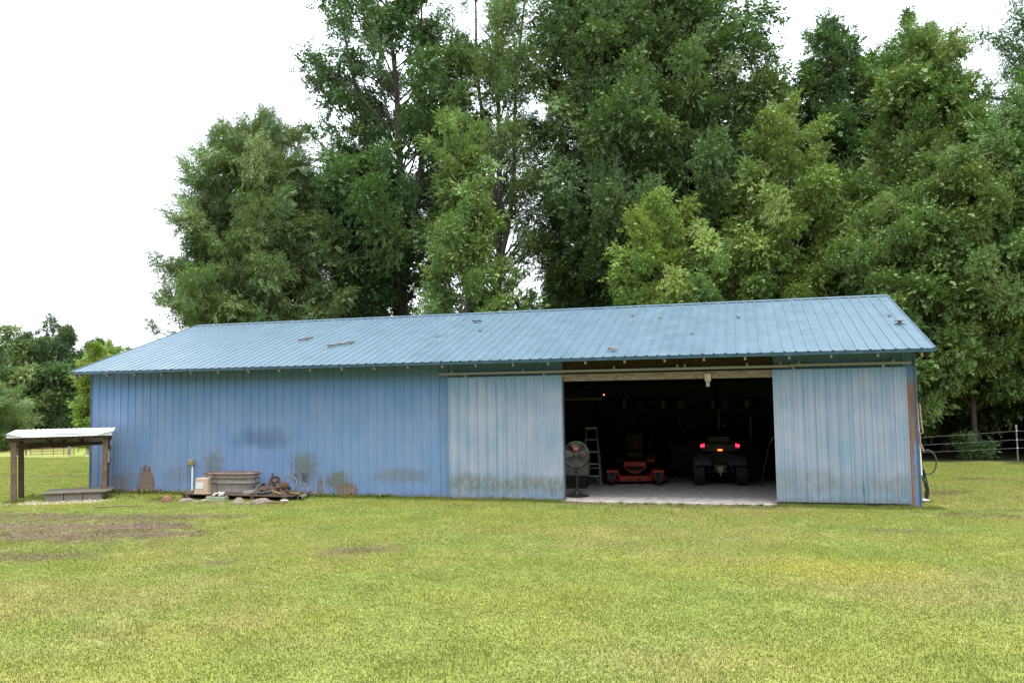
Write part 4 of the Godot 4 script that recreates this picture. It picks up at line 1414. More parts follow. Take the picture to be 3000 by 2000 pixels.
		single("rock", b, M[q[6]], q[0], "rock", Vector3(q[1], hgt(q[1], q[2]) - 0.05, q[2]), rr(0, 0.6), "rocks in front of the deck")
	b = MB.new()
	b.bx(Vector3.ZERO, Vector3(0.5, 0.022, 0.12), 0.003)
	single("loose_board", b, M.rust, "red brown board lying on the grass before the scrap heap", "board", Vector3(3.3, 0.014, 0.95), -0.06)
	b = MB.new()
	stone(b, Vector3.ZERO, Vector3(0.10, 0.024, 0.06), 3, 6)
	single("white_scrap", b, M.paper, "crumpled white scrap on the grass below the deck", "scrap", Vector3(3.34, 0.03, 0.68))
	# weeds at the foot of the wall
	b = MB.new()
	var g := RandomNumberGenerator.new()
	g.seed = 77
	for k in 26:
		var a := g.randf() * TAU
		var l := g.randf_range(0.06, 0.15)
		var d := Vector3(cos(a), g.randf_range(0.4, 1.6), sin(a)).normalized()
		var sd := Vector3(-sin(a), 0, cos(a)) * g.randf_range(0.008, 0.02)
		var k2 := g.randf_range(0.7, 1.3)
		b.col = Color(k2, k2, k2)
		var nn := Vector3(-d.x * 0.5, 1.0, -d.z * 0.5).normalized()
		var root := Vector3(g.randf_range(-0.07, 0.07), 0, g.randf_range(-0.05, 0.05))
		var s := b.vert(root + d * l * 0.3, nn)
		b.vert(root + d * l * 0.65 + sd, nn); b.vert(root + d * l, nn); b.vert(root + d * l * 0.65 - sd, nn)
		b.face(s, s + 1, s + 2); b.face(s, s + 2, s + 3)
		s = b.vert(root, nn)
		b.vert(root + sd * 0.2, nn); b.vert(root + d * l * 0.4, nn)
		b.face(s, s + 1, s + 2)
	var xf := []
	var cl := []
	for i in 420:
		var x := rr(WL - 0.3, OPL)
		var z := WZ + 0.06 + absf(rng.randfn()) * 0.09
		var keep := 0.35 + 0.9 * nz(x, 3.0, 0.9)
		if x > 5.5: keep *= 0.35
		if x < 0.3: keep += 0.35
		if rng.randf() > keep: continue
		var s := rr(0.5, 1.15)
		xf.append(Transform3D(Basis(Vector3.UP, rng.randf() * TAU).scaled(Vector3.ONE * s), Vector3(x, hgt(x, z), z)))
		var u := rr(0.7, 1.2)
		cl.append(Color(0.12 * u, 0.15 * u, 0.045 * u) if rng.randf() < 0.6 else Color(0.20 * u, 0.14 * u, 0.07 * u))
	for i in 260:
		var x := rr(9.4, 16.9)
		var z := rr(-0.26, -0.1)
		if x > OPR: z = rr(-0.3, -0.12)
		if rng.randf() > 0.45 + 0.8 * nz(x, 8.0, 1.2): continue
		var s := rr(0.25, 0.55)
		xf.append(Transform3D(Basis(Vector3.UP, rng.randf() * TAU).scaled(Vector3.ONE * s), Vector3(x, hgt(x, z), z)))
		var u := rr(0.7, 1.2)
		cl.append(Color(0.13 * u, 0.17 * u, 0.045 * u))
	for i in 120:
		var x := -3.0 + rr(-0.9, 2.6)
		var z := 0.3 + rr(-0.4, 0.4)
		if rng.randf() > 0.4: continue
		xf.append(Transform3D(Basis(Vector3.UP, rng.randf() * TAU).scaled(Vector3.ONE * rr(0.3, 0.7)), Vector3(x, hgt(x, z), z)))
		cl.append(Color(0.16, 0.16, 0.05))
	tag(instances("weeds", b.mesh(), M.grass, xf, cl), "weeds and dead stalks growing along the foot of the barn wall", "weeds", "", "stuff")

func roof_point(x: float, z: float, up := 0.0) -> Vector3:
	return Vector3(x, EH - z * RISE / HD + up, z)

func roof_debris() -> void:
	var ang := atan2(RISE, HD)
	for q in [["bark_piece", "peeling bark piece high on the left part of the roof", 2.07, -2.5, 0.42, 0.7], ["bark_piece", "long bark piece on the roof, nearest the eave on the left", 3.62, -1.87, 0.36, 0.55], ["bark_piece", "pale bark piece touching the long one on the roof", 3.32, -1.70, 0.34, 0.5], ["bark_piece", "dark curled bark piece near the ridge", 6.46, -3.78, 0.26, 0.1], ["bark_piece", "bent pale bark strip just above the eave over the door bay", 10.58, -0.45, 0.24, -0.6]]:
		var b := MB.new()
		var rows := []
		for i in 9:
			var ra := []
			for k in 6:
				var u := lerpf(-0.5, 0.5, i / 8.0)
				var w := lerpf(-1.0, 1.0, k / 5.0)
				var wd := 0.045 * (1.0 - 1.6 * u * u) * (1.0 + 0.5 * nz(u * 5.0, q[2]))
				ra.append(Vector3(u * q[4], 0.03 + 0.03 * w * w + 0.03 * nz(u * 3.0, q[2] * 3.0), w * wd))
			rows.append(ra)
		b.grid(rows, false)
		var o := single(q[0], b, M.rust_dark if q[2] > 6.0 and q[2] < 7.0 else M.dead_bark, q[1], "bark", roof_point(q[2], q[3], 0.006), q[5], "bark pieces on the roof")
		o.basis = Basis(Vector3.RIGHT, ang) * Basis(Vector3.UP, q[5])
	for q in [["pale dead leaf left of the dark curled bark on the roof", 5.84, -2.38], ["brown dead leaf right below the dark curled bark", 6.87, -2.77], ["pale dead leaf near the ridge above the door bay", 10.6, -3.8], ["reddish dead leaf right of the pale one near the ridge", 11.34, -3.4], ["brown dead leaf in the middle of the roof above the open bay", 12.19, -1.72], ["reddish dead leaf on the upper right part of the roof", 13.21, -3.14], ["pale dead leaf above the vent cap", 16.45, -2.72]]:
		var b := MB.new()
		var rows := []
		for i in 5:
			var ra := []
			for k in 5:
				var u := lerpf(-1.0, 1.0, i / 4.0)
				var w := lerpf(-1.0, 1.0, k / 4.0)
				ra.append(Vector3(u * 0.065, 0.012 + 0.025 * u * u + 0.012 * w * w, w * 0.042 * (1.05 - u * u)))
			rows.append(ra)
		b.grid(rows, false)
		var o := single("dead_leaf", b, M.dead_bark if q[0].begins_with("brown") or q[0].begins_with("pale") else M.rust, q[0], "leaf", roof_point(q[1], q[2], 0.004))
		o.basis = Basis(Vector3.RIGHT, ang) * Basis(Vector3.UP, rr(0, 6.0))
		o.set_meta("group", "dead leaves on the roof")

# ---------------------------------------------------------------- things in the open bay
const FL := 0.03

func wheel(parent: Node, at: Vector3, r: float, w: float, lugs: int, rim_m: Material, rimr := 0.5) -> void:
	# axle along x
	var b := MB.new()
	var t := Transform3D(Basis(Vector3.BACK, PI / 2.0), Vector3.ZERO)
	b.lathe(t, [Vector2(r * rimr, -w * 0.38), Vector2(r * 0.82, -w * 0.5), Vector2(r * 0.93, -w * 0.46), Vector2(r * 0.97, -w * 0.3), Vector2(r * 0.97, w * 0.3), Vector2(r * 0.93, w * 0.46), Vector2(r * 0.82, w * 0.5), Vector2(r * rimr, w * 0.38)], 28)
	for k in lugs:
		var a := TAU * k / lugs
		for s in [-1.0, 1.0]:
			var bs := Basis(Vector3.RIGHT, a + s * 0.06)
			b.box(Transform3D(bs * Basis(Vector3.UP, s * 0.5), bs * Vector3(s * w * 0.22, r * 0.965, 0)), Vector3(w * 0.42, r * 0.075, r * 0.10), 0.003)
	var wh := part("wheel", b, M.rubber, parent)
	wh.position = at
	b = MB.new()
	b.lathe(t, [Vector2(0.0, -w * 0.2), Vector2(r * 0.3, -w * 0.22), Vector2(r * rimr, -w * 0.36), Vector2(r * rimr * 1.03, -w * 0.39), Vector2(r * rimr * 1.03, w * 0.39), Vector2(r * rimr, w * 0.36), Vector2(r * 0.3, w * 0.22), Vector2(0.0, w * 0.2)], 20)
	part("rim", b, rim_m, wh)

# closed body through superellipse rings: [z, y centre, half width, half height, power]
func shell_body(secs: Array, k := 28) -> MB:
	var b := MB.new()
	var rows := []
	for q in secs:
		var ring := []
		for i in k:
			var a := TAU * i / k
			var p: float = q[4]
			var e := pow(pow(absf(cos(a)), p) + pow(absf(sin(a)), p), -1.0 / p)
			ring.append(Vector3(cos(a) * e * q[2], q[1] + sin(a) * e * q[3], q[0]))
		rows.append(ring)
	b.grid(rows, true)
	b.poly(rows[0], Vector3(0, 0, signf(secs[0][0] - secs[-1][0])))
	b.poly(rows[-1], Vector3(0, 0, signf(secs[-1][0] - secs[0][0])))
	return b

func barn_inside() -> void:
	var b := MB.new()
	# --- pedestal fan
	var t := thing("pedestal_fan", "black pedestal fan with round wire guard at the left of the doorway", "fan", Vector3(9.63, FL, -1.0), deg_to_rad(8))
	b.lathe(Transform3D(), [Vector2(0.0, 0.0), Vector2(0.27, 0.0), Vector2(0.275, 0.012), Vector2(0.22, 0.03), Vector2(0.10, 0.065), Vector2(0.045, 0.12), Vector2(0.0, 0.13)], 32)
	part("base", b, M.black_metal, t)
	b = MB.new()
	b.tube([Vector3(0, 0.1, 0), Vector3(0, 0.45, 0)], 0.030, 0.030, 14)
	b.tube([Vector3(0, 0.44, 0), Vector3(0, 0.70, 0)], 0.021, 0.021, 14)
	b.lathe(Transform3D(Basis(), Vector3(0, 0.43, 0)), [Vector2(0.0, 0.0), Vector2(0.037, 0.0), Vector2(0.037, 0.05), Vector2(0.0, 0.05)], 14)
	part("pole", b, M.black_metal, t)
	var fc := Vector3(0, 0.93, 0.02)
	b = MB.new()
	var yk := []
	for i in 15:
		var a := lerpf(PI * 1.02, PI * 1.98, i / 14.0)
		yk.append(fc + Vector3(cos(a) * 0.305, sin(a) * 0.305, -0.06))
	b.tube(yk, 0.018, 0.018, 8)
	part("yoke", b, M.black_metal, t)
	var fz := Transform3D(Basis(Vector3.RIGHT, PI / 2.0), fc)
	b = MB.new()
	b.lathe(fz, [Vector2(0.272, -0.07), Vector2(0.28, -0.07), Vector2(0.28, 0.06), Vector2(0.272, 0.06), Vector2(0.272, -0.07)], 40)
	part("drum", b, M.black_metal, t)
	b = MB.new()
	for s in [0.085, -0.09]:
		for k in 13:
			var r := 0.055 + k * 0.0185
			var ring := []
			var zz: float = s * (1.0 - 0.35 * pow(r / 0.28, 2.0))
			for i in 33:
				var a := TAU * i / 32.0
				ring.append(fc + Vector3(cos(a) * r, sin(a) * r, zz))
			b.tube(ring, 0.0022, 0.0022, 4, false)
		for k in 8:
			var a := TAU * (k + 0.5) / 8.0
			b.tube([fc + Vector3(cos(a) * 0.05, sin(a) * 0.05, s), fc + Vector3(cos(a) * 0.28, sin(a) * 0.28, s * 0.65)], 0.003, 0.003, 5, false)
	for s in [0.066, -0.072]:
		var ring := []
		for i in 41:
			var a := TAU * i / 40.0
			ring.append(fc + Vector3(cos(a) * 0.278, sin(a) * 0.278, s))
		b.tube(ring, 0.006, 0.006, 6, false)
	part("guard", b, M.grille_wire, t)
	for k in 4:
		b = MB.new()
		var rows := []
		for i in 7:
			var ra := []
			var r := lerpf(0.05, 0.25, i / 6.0)
			for j in 6:
				var a := TAU * k / 4.0 + lerpf(-0.42, 0.42, j / 5.0) * (1.0 if i > 0 else 1.3)
				ra.append(fc + Vector3(cos(a) * r, sin(a) * r, lerpf(-0.03, 0.03, j / 5.0)))
			rows.append(ra)
		b.grid(rows, false)
		part("blade", b, M.fan_blade, t)
	b = MB.new()
	b.lathe(fz, [Vector2(0.0, 0.05), Vector2(0.045, 0.05), Vector2(0.05, 0.03), Vector2(0.05, -0.03), Vector2(0.075, -0.05), Vector2(0.08, -0.18), Vector2(0.05, -0.2), Vector2(0.0, -0.2)], 20)
	part("motor", b, M.black_metal, t)
	b = MB.new()
	b.lathe(fz, [Vector2(0.0, 0.098), Vector2(0.03, 0.098), Vector2(0.035, 0.09), Vector2(0.035, 0.082), Vector2(0.0, 0.082)], 16)
	part("guard_hub", b, M.grille_wire, t)
	for k in 8:
		var a := TAU * (k + 0.5) / 8.0
		b = MB.new()
		b.box(Transform3D(Basis(Vector3.BACK, a), fc + Vector3(cos(a) * 0.279, sin(a) * 0.279, 0.062)), Vector3(0.018, 0.018, 0.014), 0.003)
		part("clip", b, M.pvc, t)
	b = MB.new()
	b.bx(fc + Vector3(0.005, 0.125, 0.088), Vector3(0.105, 0.052, 0.006), 0.002)
	part("badge", b, M.red_badge, t)
	# --- step ladder
	t = thing("step_ladder", "open step ladder with pale treads behind the pedestal fan", "ladder", Vector3(9.62, FL, -2.85), deg_to_rad(4))
	for s in [-1.0, 1.0]:
		b = MB.new()
		b.bar(Vector3(s * 0.245, 0, 0.0), Vector3(s * 0.125, 1.40, -0.33), 0.028, 0.075, 0.003, Vector3.BACK)
		part("rail", b, M.fiberglass, t)
		b = MB.new()
		b.bar(Vector3(s * 0.22, 0, -0.75), Vector3(s * 0.13, 1.36, -0.38), 0.024, 0.045, 0.003, Vector3.BACK)
		part("rear_rail", b, M.fiberglass, t)
		b = MB.new()
		b.bar(Vector3(s * 0.235, 0.10, 0.0), Vector3(s * 0.10, 0.25, -0.055), 0.015, 0.02)
		part("foot_brace", b, M.alu, t)
	for k in [[0.255, 0.47], [0.546, 0.42], [0.845, 0.37], [1.13, 0.32]]:
		b = MB.new()
		b.bx(Vector3(0, k[0], -0.055 - k[0] * 0.21), Vector3(k[1], 0.03, 0.085), 0.004)
		part("tread", b, M.alu, t)
	b = MB.new()
	b.bx(Vector3(0, 1.41, -0.35), Vector3(0.29, 0.055, 0.16), 0.008)
	part("cap", b, M.alu, t)
	for y in [0.4, 0.8]:
		b = MB.new()
		b.bx(Vector3(0, y, -0.75 + y * 0.27), Vector3(0.38, 0.03, 0.02), 0.003)
		part("rear_brace", b, M.alu, t)
	# --- white cabinet
	t = thing("chest_freezer", "off white chest freezer on a dark stand behind the fan", "freezer", Vector3(8.95, FL, -2.7), 0.1)
	b = MB.new()
	b.bx(Vector3(0, 0.46, 0), Vector3(1.3, 0.32, 0.6), 0.02)
	part("body", b, M.white_enamel, t)
	b = MB.new()
	b.bx(Vector3(0, 0.648, 0.0), Vector3(1.32, 0.055, 0.62), 0.015)
	part("lid", b, M.white_enamel, t)
	b = MB.new()
	b.bx(Vector3(0, 0.15, -0.02), Vector3(1.2, 0.3, 0.5), 0.01)
	part("stand", b, M.black_metal, t)
	# --- mower
	mower()
	quad()
	# --- shop light
	t = thing("shop_light", "unlit tube fitting hung under the left part of the bay roof", "light fitting", Vector3(9.1, 2.16, -4.2), 0.12)
	b = MB.new()
	b.bx(Vector3(0, 0.03, 0), Vector3(1.25, 0.05, 0.13), 0.006)
	part("housing", b, M.black_metal, t)
	b = MB.new()
	b.tube([Vector3(-0.6, -0.012, 0.03), Vector3(0.6, -0.012, 0.03)], 0.016, 0.016, 10)
	part("tube", b, M.pale_panel, t)
	b = MB.new()
	for x in [-0.5, 0.5]:
		b.tube([Vector3(x, 0.05, 0), Vector3(x, 0.78, 0)], 0.004, 0.004, 5)
	part("chain", b, M.black_metal, t)
	b = MB.new()
	b.bx(Vector3(0.66, 0.10, 0.07), Vector3(0.016, 0.024, 0.01), 0.002)
	part("pilot_light", b, M.pilot_light, t)
	# --- shelves along the back wall with what stands on them
	t = thing("shelf_rack", "dark wooden shelf rack along the back wall of the bay", "shelves", Vector3(11.2, FL, -8.9))
	for y in [0.5, 1.15, 1.75]:
		box_part("shelf", Vector3(0, y, 0), Vector3(4.6, 0.03, 0.5), M.deck_wood, t)
	for x in [-2.25, -0.75, 0.75, 2.25]:
		for z in [-0.22, 0.22]:
			box_part("upright", Vector3(x, 0.9, z), Vector3(0.05, 1.8, 0.05), M.deck_wood, t)
	var nb := 0
	for y in [0.545, 1.195, 1.795]:
		var x := -2.1
		while x < 2.1:
			var w := rr(0.14, 0.34)
			var h := rr(0.14, 0.36)
			b = MB.new()
			var kk := nb % 3
			if kk == 1: b.lathe(Transform3D(), [Vector2(0, 0), Vector2(w * 0.4, 0), Vector2(w * 0.4, h * 0.9), Vector2(w * 0.36, h * 0.93), Vector2(0, h * 0.93)], 16)
			else: b.bx(Vector3(0, h * 0.5, 0), Vector3(w, h, rr(0.2, 0.3)), 0.006)
			var o := single(["cardboard_carton", "paint_can", "tool_case"][kk], b, M[["cardboard", "galv", "red_can"][kk]], ["brown carton on the back shelves of the bay", "metal can on the back shelves of the bay", "dark red case on the back shelves of the bay"][kk], ["box", "can", "case"][kk], Vector3(11.2 + x + w * 0.5, FL + y - 0.03, -8.88), 0.0, ["cartons on the back shelves", "cans on the back shelves", "red cases on the back shelves"][kk])
			o.position.y = FL + y - 0.029
			x += w + rr(0.06, 0.3)
			nb += 1
	# --- pipes, rod, hanging things on the right of the bay
	for q in [[12.6, -6.0, 1.2, 0.58, 0.05, "stove_pipe", "copper_rust", "rusty bright stove pipe standing behind the quad bike"], [13.42, -5.6, 0.95, 0.62, 0.045, "stove_pipe", "copper_rust", "dull rusty stove pipe right of the quad bike"]]:
		t = thing(q[5], q[7], "pipe", Vector3(q[0], FL, q[1]))
		b = MB.new()
		b.lathe(Transform3D(Basis(), Vector3(0, q[2], 0)), [Vector2(0.0, 0.0), Vector2(q[4], 0.0), Vector2(q[4], q[3] * 0.45), Vector2(q[4] * 1.12, q[3] * 0.46), Vector2(q[4] * 1.12, q[3] * 0.52), Vector2(q[4] * 0.85, q[3] * 0.54), Vector2(q[4] * 0.85, q[3]), Vector2(0.0, q[3])], 20)
		part("pipe", b, M[q[6]], t)
		b = MB.new()
		b.lathe(Transform3D(), [Vector2(0.0, 0.0), Vector2(0.28, 0.0), Vector2(0.28, q[2] * 0.9), Vector2(0.2, q[2]), Vector2(0.0, q[2])], 22)
		part("drum", b, M.black_metal, t)
	b = MB.new()
	b.tube([Vector3(-0.10, 0, 0), Vector3(0.10, 0.36, 0)], 0.014, 0.014, 8)
	single("steel_rod", b, M.chrome, "bright slanted steel rod leaning at the right of the bay", "rod", Vector3(13.93, 1.05, -3.4))
	b = MB.new()
	b.tube([Vector3(-0.34, 0, -0.1), Vector3(-0.104, 1.04, 0)], 0.02, 0.02, 8)
	single("rod_stand", b, M.black_metal, "dark pole below the bright slanted rod", "pole", Vector3(13.93, FL, -3.4))
	b = MB.new()
	b.bx(Vector3(0, 0.4, 0), Vector3(0.9, 0.8, 0.6), 0.02)
	b.bx(Vector3(0, 0.83, 0), Vector3(0.96, 0.05, 0.64), 0.01)
	single("tool_chest", b, M.black_plastic, "black tool chest between the mower and the quad bike", "tool chest", Vector3(11.75, FL, -6.2))
	# --- lamp on the header
	t = thing("sensor_lamp", "tan outdoor lamp holder hanging below the wooden header", "lamp holder", Vector3(12.56, 2.60, -0.36))
	b = MB.new()
	b.bx(Vector3(0, -0.01, 0), Vector3(0.125, 0.16, 0.07), 0.008)
	part("box", b, M.tan_plastic, t)
	b = MB.new()
	b.lathe(Transform3D(Basis(), Vector3(0, -0.09, 0)), [Vector2(0.0, 0.0), Vector2(0.045, 0.0), Vector2(0.042, -0.04), Vector2(0.036, -0.045), Vector2(0.04, -0.10), Vector2(0.03, -0.115), Vector2(0.0, -0.115)], 16)
	part("socket", b, M.galv, t)

func mower() -> void:
	var t := thing("riding_mower", "orange zero turn riding mower facing out of the bay", "mower", Vector3(10.62, FL, -3.45), deg_to_rad(7))
	# deck, front towards +z
	var b := MB.new()
	var rows := []
	for q in [[0.07, 1.0], [0.085, 1.01], [0.19, 1.0], [0.205, 0.985], [0.21, 0.0]]:
		var ring := []
		for i in 44:
			var a := TAU * i / 44.0
			var e := pow(pow(absf(cos(a)), 4.5) + pow(absf(sin(a)), 4.5), -1.0 / 4.5)
			var zz := sin(a) * e * 0.42
			if zz > 0.0: zz += 0.05 * cos(a * 3.0)
			ring.append(Vector3(cos(a) * e * 0.78 * q[1], q[0], -0.55 + zz * q[1]))
		rows.append(ring)
	b.grid(rows, true)
	var dk := part("deck", b, M.orange_paint, t)
	for x in [-0.48, 0.0, 0.48]:
		b = MB.new()
		b.lathe(Transform3D(Basis(), Vector3(x, 0.205, -0.55)), [Vector2(0.0, 0.12), Vector2(0.05, 0.12), Vector2(0.06, 0.02), Vector2(0.13, 0.0)], 16)
		part("spindle", b, M.black_metal, dk)
	for x in [-0.62, -0.1, 0.1, 0.66]:
		b = MB.new()
		b.lathe(Transform3D(Basis(Vector3.BACK, PI / 2.0), Vector3(x, 0.085, -0.10)), [Vector2(0.0, -0.03), Vector2(0.06, -0.03), Vector2(0.065, 0.0), Vector2(0.06, 0.03), Vector2(0.0, 0.03)], 14)
		part("gauge_wheel", b, M.black_plastic, dk)
	# casters
	for s in [-1.0, 1.0]:
		b = MB.new()
		b.bar(Vector3(s * 0.42, 0.33, -0.75), Vector3(s * 0.56, 0.33, -0.02), 0.07, 0.07, 0.006)
		b.bx(Vector3(s * 0.56, 0.335, 0.04), Vector3(0.30, 0.08, 0.14), 0.012)
		b.bar(Vector3(s * 0.43, 0.30, 0.02), Vector3(s * 0.38, 0.12, -0.02), 0.07, 0.05, 0.006)
		part("front_arm", b, M.orange_paint, t)
		b = MB.new()
		for q in [-0.075, 0.075]:
			b.bar(Vector3(s * 0.57 + q, 0.30, 0.07), Vector3(s * 0.57 + q, 0.14, 0.10), 0.012, 0.05)
		b.bx(Vector3(s * 0.57, 0.30, 0.06), Vector3(0.17, 0.014, 0.08))
		part("caster_fork", b, M.black_metal, t)
		wheel(t, Vector3(s * 0.57, 0.145, 0.10), 0.145, 0.12, 0, M.black_metal, 0.45)
		wheel(t, Vector3(s * 0.52, 0.29, -1.55), 0.29, 0.25, 22, M.black_metal, 0.5)
	# foot plate and bumper loop
	b = MB.new()
	b.bx(Vector3(0.0, 0.50, -0.18), Vector3(0.56, 0.13, 0.10), 0.02)
	b.bx(Vector3(0.0, 0.44, -0.50), Vector3(0.60, 0.03, 0.62), 0.008)
	part("foot_plate", b, M.orange_paint, t)
	b = MB.new()
	b.tube([Vector3(-0.27, 0.45, -0.12), Vector3(-0.25, 0.42, -0.06), Vector3(-0.08, 0.30, -0.03), Vector3(0.0, 0.285, -0.03), Vector3(0.08, 0.30, -0.03), Vector3(0.25, 0.42, -0.06), Vector3(0.27, 0.45, -0.12)], 0.018, 0.018, 8)
	b.bx(Vector3(0, 0.335, -0.04), Vector3(0.20, 0.035, 0.02), 0.006)
	part("front_bumper", b, M.orange_paint, t)
	for s in [-1.0, 1.0]:
		b = shell_body([[-0.85, 0.52, 0.10, 0.05, 3.0], [-1.0, 0.58, 0.15, 0.09, 3.5], [-1.5, 0.62, 0.16, 0.09, 3.5], [-1.85, 0.58, 0.14, 0.06, 3.0]])
		var o := part("fender", b, M.orange_paint if s > 0.0 else M.black_plastic, t)
		o.position.x = s * 0.40
	# seat
	b = shell_body([[-0.85, 0.68, 0.22, 0.05, 3.0], [-0.92, 0.70, 0.26, 0.075, 4.0], [-1.25, 0.69, 0.26, 0.075, 4.0], [-1.33, 0.70, 0.24, 0.05, 3.0]])
	part("seat", b, M.seat_vinyl, t)
	b = MB.new()
	b.box(Transform3D(Basis(Vector3.RIGHT, -0.2), Vector3(0, 0.95, -1.36)), Vector3(0.48, 0.50, 0.11), 0.04)
	part("seat_back", b, M.seat_vinyl, t)
	b = MB.new()
	b.box(Transform3D(Basis(Vector3.RIGHT, -0.2), Vector3(0.06, 0.86, -1.285)), Vector3(0.11, 0.26, 0.012), 0.004)
	part("seat_patch", b, M.orange_paint, t)
	# lap bars
	for s in [-1.0, 1.0]:
		b = MB.new()
		b.tube([Vector3(s * 0.36, 0.55, -0.95), Vector3(s * 0.36, 0.85, -0.85), Vector3(s * 0.33, 0.95, -0.80), Vector3(s * 0.08, 0.96, -0.80)], 0.016, 0.018, 8)
		part("lap_bar", b, M.black_metal, t)
	# roll bar
	b = MB.new()
	b.tube([Vector3(-0.42, 0.5, -1.6), Vector3(-0.42, 1.40, -1.75), Vector3(-0.36, 1.50, -1.77), Vector3(0.36, 1.50, -1.77), Vector3(0.42, 1.40, -1.75), Vector3(0.42, 0.5, -1.6)], 0.025, 0.025, 10)
	part("roll_bar", b, M.black_metal, t)
	b = MB.new()
	b.bx(Vector3(0, 0.62, -1.85), Vector3(0.5, 0.36, 0.45), 0.05)
	part("engine", b, M.black_metal, t)
	b = MB.new()
	b.bx(Vector3(0, 0.36, -1.2), Vector3(0.5, 0.12, 1.3), 0.01)
	part("frame", b, M.black_metal, t)

func quad() -> void:
	# seen from behind: rear towards +z
	var t := thing("quad_bike", "black quad bike parked tail out with its red lights on", "quad bike", Vector3(12.68, FL, -3.30), deg_to_rad(3))
	for s in [-1.0, 1.0]:
		wheel(t, Vector3(s * 0.50, 0.32, -0.33), 0.32, 0.27, 18, M.black_metal, 0.5)
		wheel(t, Vector3(s * 0.47, 0.31, -1.62), 0.31, 0.21, 18, M.black_metal, 0.5)
		var b := MB.new()
		var rows := []
		for i in 9:
			var a := lerpf(0.15, PI - 0.25, i / 8.0)
			var ra := []
			for q in [[0.20, -0.02], [0.24, 0.01], [0.42, 0.015], [0.58, 0.0], [0.62, -0.035]]:
				ra.append(Vector3(s * q[0], 0.38 + sin(a) * 0.42 + q[1] + 0.06, -0.36 + cos(a) * 0.42))
			rows.append(ra)
		b.grid(rows, false)
		part("rear_fender", b, M.atv_plastic, t)
		b = MB.new()
		rows = []
		for i in 9:
			var a := lerpf(0.3, PI - 0.2, i / 8.0)
			var ra := []
			for q in [[0.20, -0.02], [0.24, 0.01], [0.42, 0.015], [0.55, -0.02]]:
				ra.append(Vector3(s * q[0], 0.40 + sin(a) * 0.42 + q[1], -1.62 + cos(a) * 0.42))
			rows.append(ra)
		b.grid(rows, false)
		part("front_fender", b, M.atv_plastic, t)
		# suspension arms
		b = MB.new()
		b.tube([Vector3(s * 0.13, 0.36, -0.2), Vector3(s * 0.38, 0.30, -0.30)], 0.018, 0.018, 8)
		b.tube([Vector3(s * 0.12, 0.26, -0.15), Vector3(s * 0.38, 0.22, -0.30)], 0.018, 0.018, 8)
		b.tube([Vector3(s * 0.30, 0.32, -0.25), Vector3(s * 0.18, 0.72, -0.35)], 0.032, 0.032, 10)
		part("suspension_arm", b, M.black_metal, t)
		# lights
		b = MB.new()
		b.lathe(Transform3D(Basis(Vector3.RIGHT, PI / 2.0), Vector3(s * 0.425, 0.975, 0.035)), [Vector2(0.0, 0.012), Vector2(0.024, 0.008), Vector2(0.032, 0.0), Vector2(0.032, -0.03), Vector2(0.0, -0.03)], 16)
		b.bx(Vector3(s * 0.375, 0.982, 0.032), Vector3(0.022, 0.085, 0.02), 0.004)
		part("tail_light", b, M.tail_light, t)
		b = MB.new()
		b.bx(Vector3(s * 0.42, 0.915, 0.03), Vector3(0.07, 0.018, 0.03), 0.004)
		part("reflector", b, M.galv, t)
	var b := MB.new()
	b.bx(Vector3(0.0, 0.875, 0.045), Vector3(0.105, 0.034, 0.02), 0.008)
	part("stop_light", b, M.stop_light, t)
	b = shell_body([[0.02, 0.93, 0.42, 0.085, 5.0], [-0.02, 0.93, 0.46, 0.10, 5.0], [-0.3, 0.95, 0.47, 0.11, 5.0], [-0.55, 0.95, 0.44, 0.09, 4.0]])
	part("tail_body", b, M.atv_plastic, t)
	b = MB.new()
	b.bx(Vector3(-0.02, 1.125, -0.2), Vector3(0.54, 0.17, 0.4), 0.03)
	part("cargo_bag", b, M.black_plastic, t)
	b = MB.new()
	for x in [-0.42, -0.14, 0.14, 0.42]:
		b.tube([Vector3(x, 1.045, 0.0), Vector3(x, 1.06, -0.55)], 0.011, 0.011, 6)
	for z in [0.0, -0.28, -0.55]:
		b.tube([Vector3(-0.44, 1.05, z), Vector3(0.44, 1.05, z)], 0.011, 0.011, 6)
	part("cargo_rack", b, M.black_metal, t)
	b = shell_body([[-0.5, 0.96, 0.13, 0.08, 2.6], [-0.6, 1.0, 0.15, 0.09, 2.6], [-0.95, 0.98, 0.14, 0.08, 2.6], [-1.1, 0.98, 0.10, 0.06, 2.4]])
	part("seat", b, M.seat_vinyl, t)
	b = shell_body([[-0.3, 0.62, 0.22, 0.2, 3.0], [-0.6, 0.66, 0.26, 0.22, 3.0], [-1.3, 0.70, 0.26, 0.24, 3.0], [-1.7, 0.74, 0.3, 0.2, 3.0], [-1.95, 0.72, 0.25, 0.12, 3.0]])
	part("main_body", b, M.atv_plastic, t)
	b = MB.new()
	b.tube([Vector3(-0.40, 1.17, -1.12), Vector3(-0.22, 1.19, -1.2), Vector3(-0.08, 1.12, -1.25), Vector3(0.08, 1.12, -1.25), Vector3(0.22, 1.19, -1.2), Vector3(0.40, 1.17, -1.12)], 0.014, 0.014, 8)
	b.tube([Vector3(0, 0.9, -1.35), Vector3(0, 1.13, -1.25)], 0.03, 0.025, 8)
	part("handlebar", b, M.black_metal, t)
	# rear bumper, skid plate, hitch
	b = MB.new()
	b.tube([Vector3(-0.50, 0.80, -0.02), Vector3(-0.47, 0.72, 0.03), Vector3(-0.30, 0.71, 0.05), Vector3(-0.18, 0.80, 0.05), Vector3(0.18, 0.80, 0.05), Vector3(0.30, 0.71, 0.05), Vector3(0.47, 0.72, 0.03), Vector3(0.50, 0.80, -0.02)], 0.013, 0.013, 8)
	part("rear_bumper", b, M.black_metal, t)
	b = MB.new()
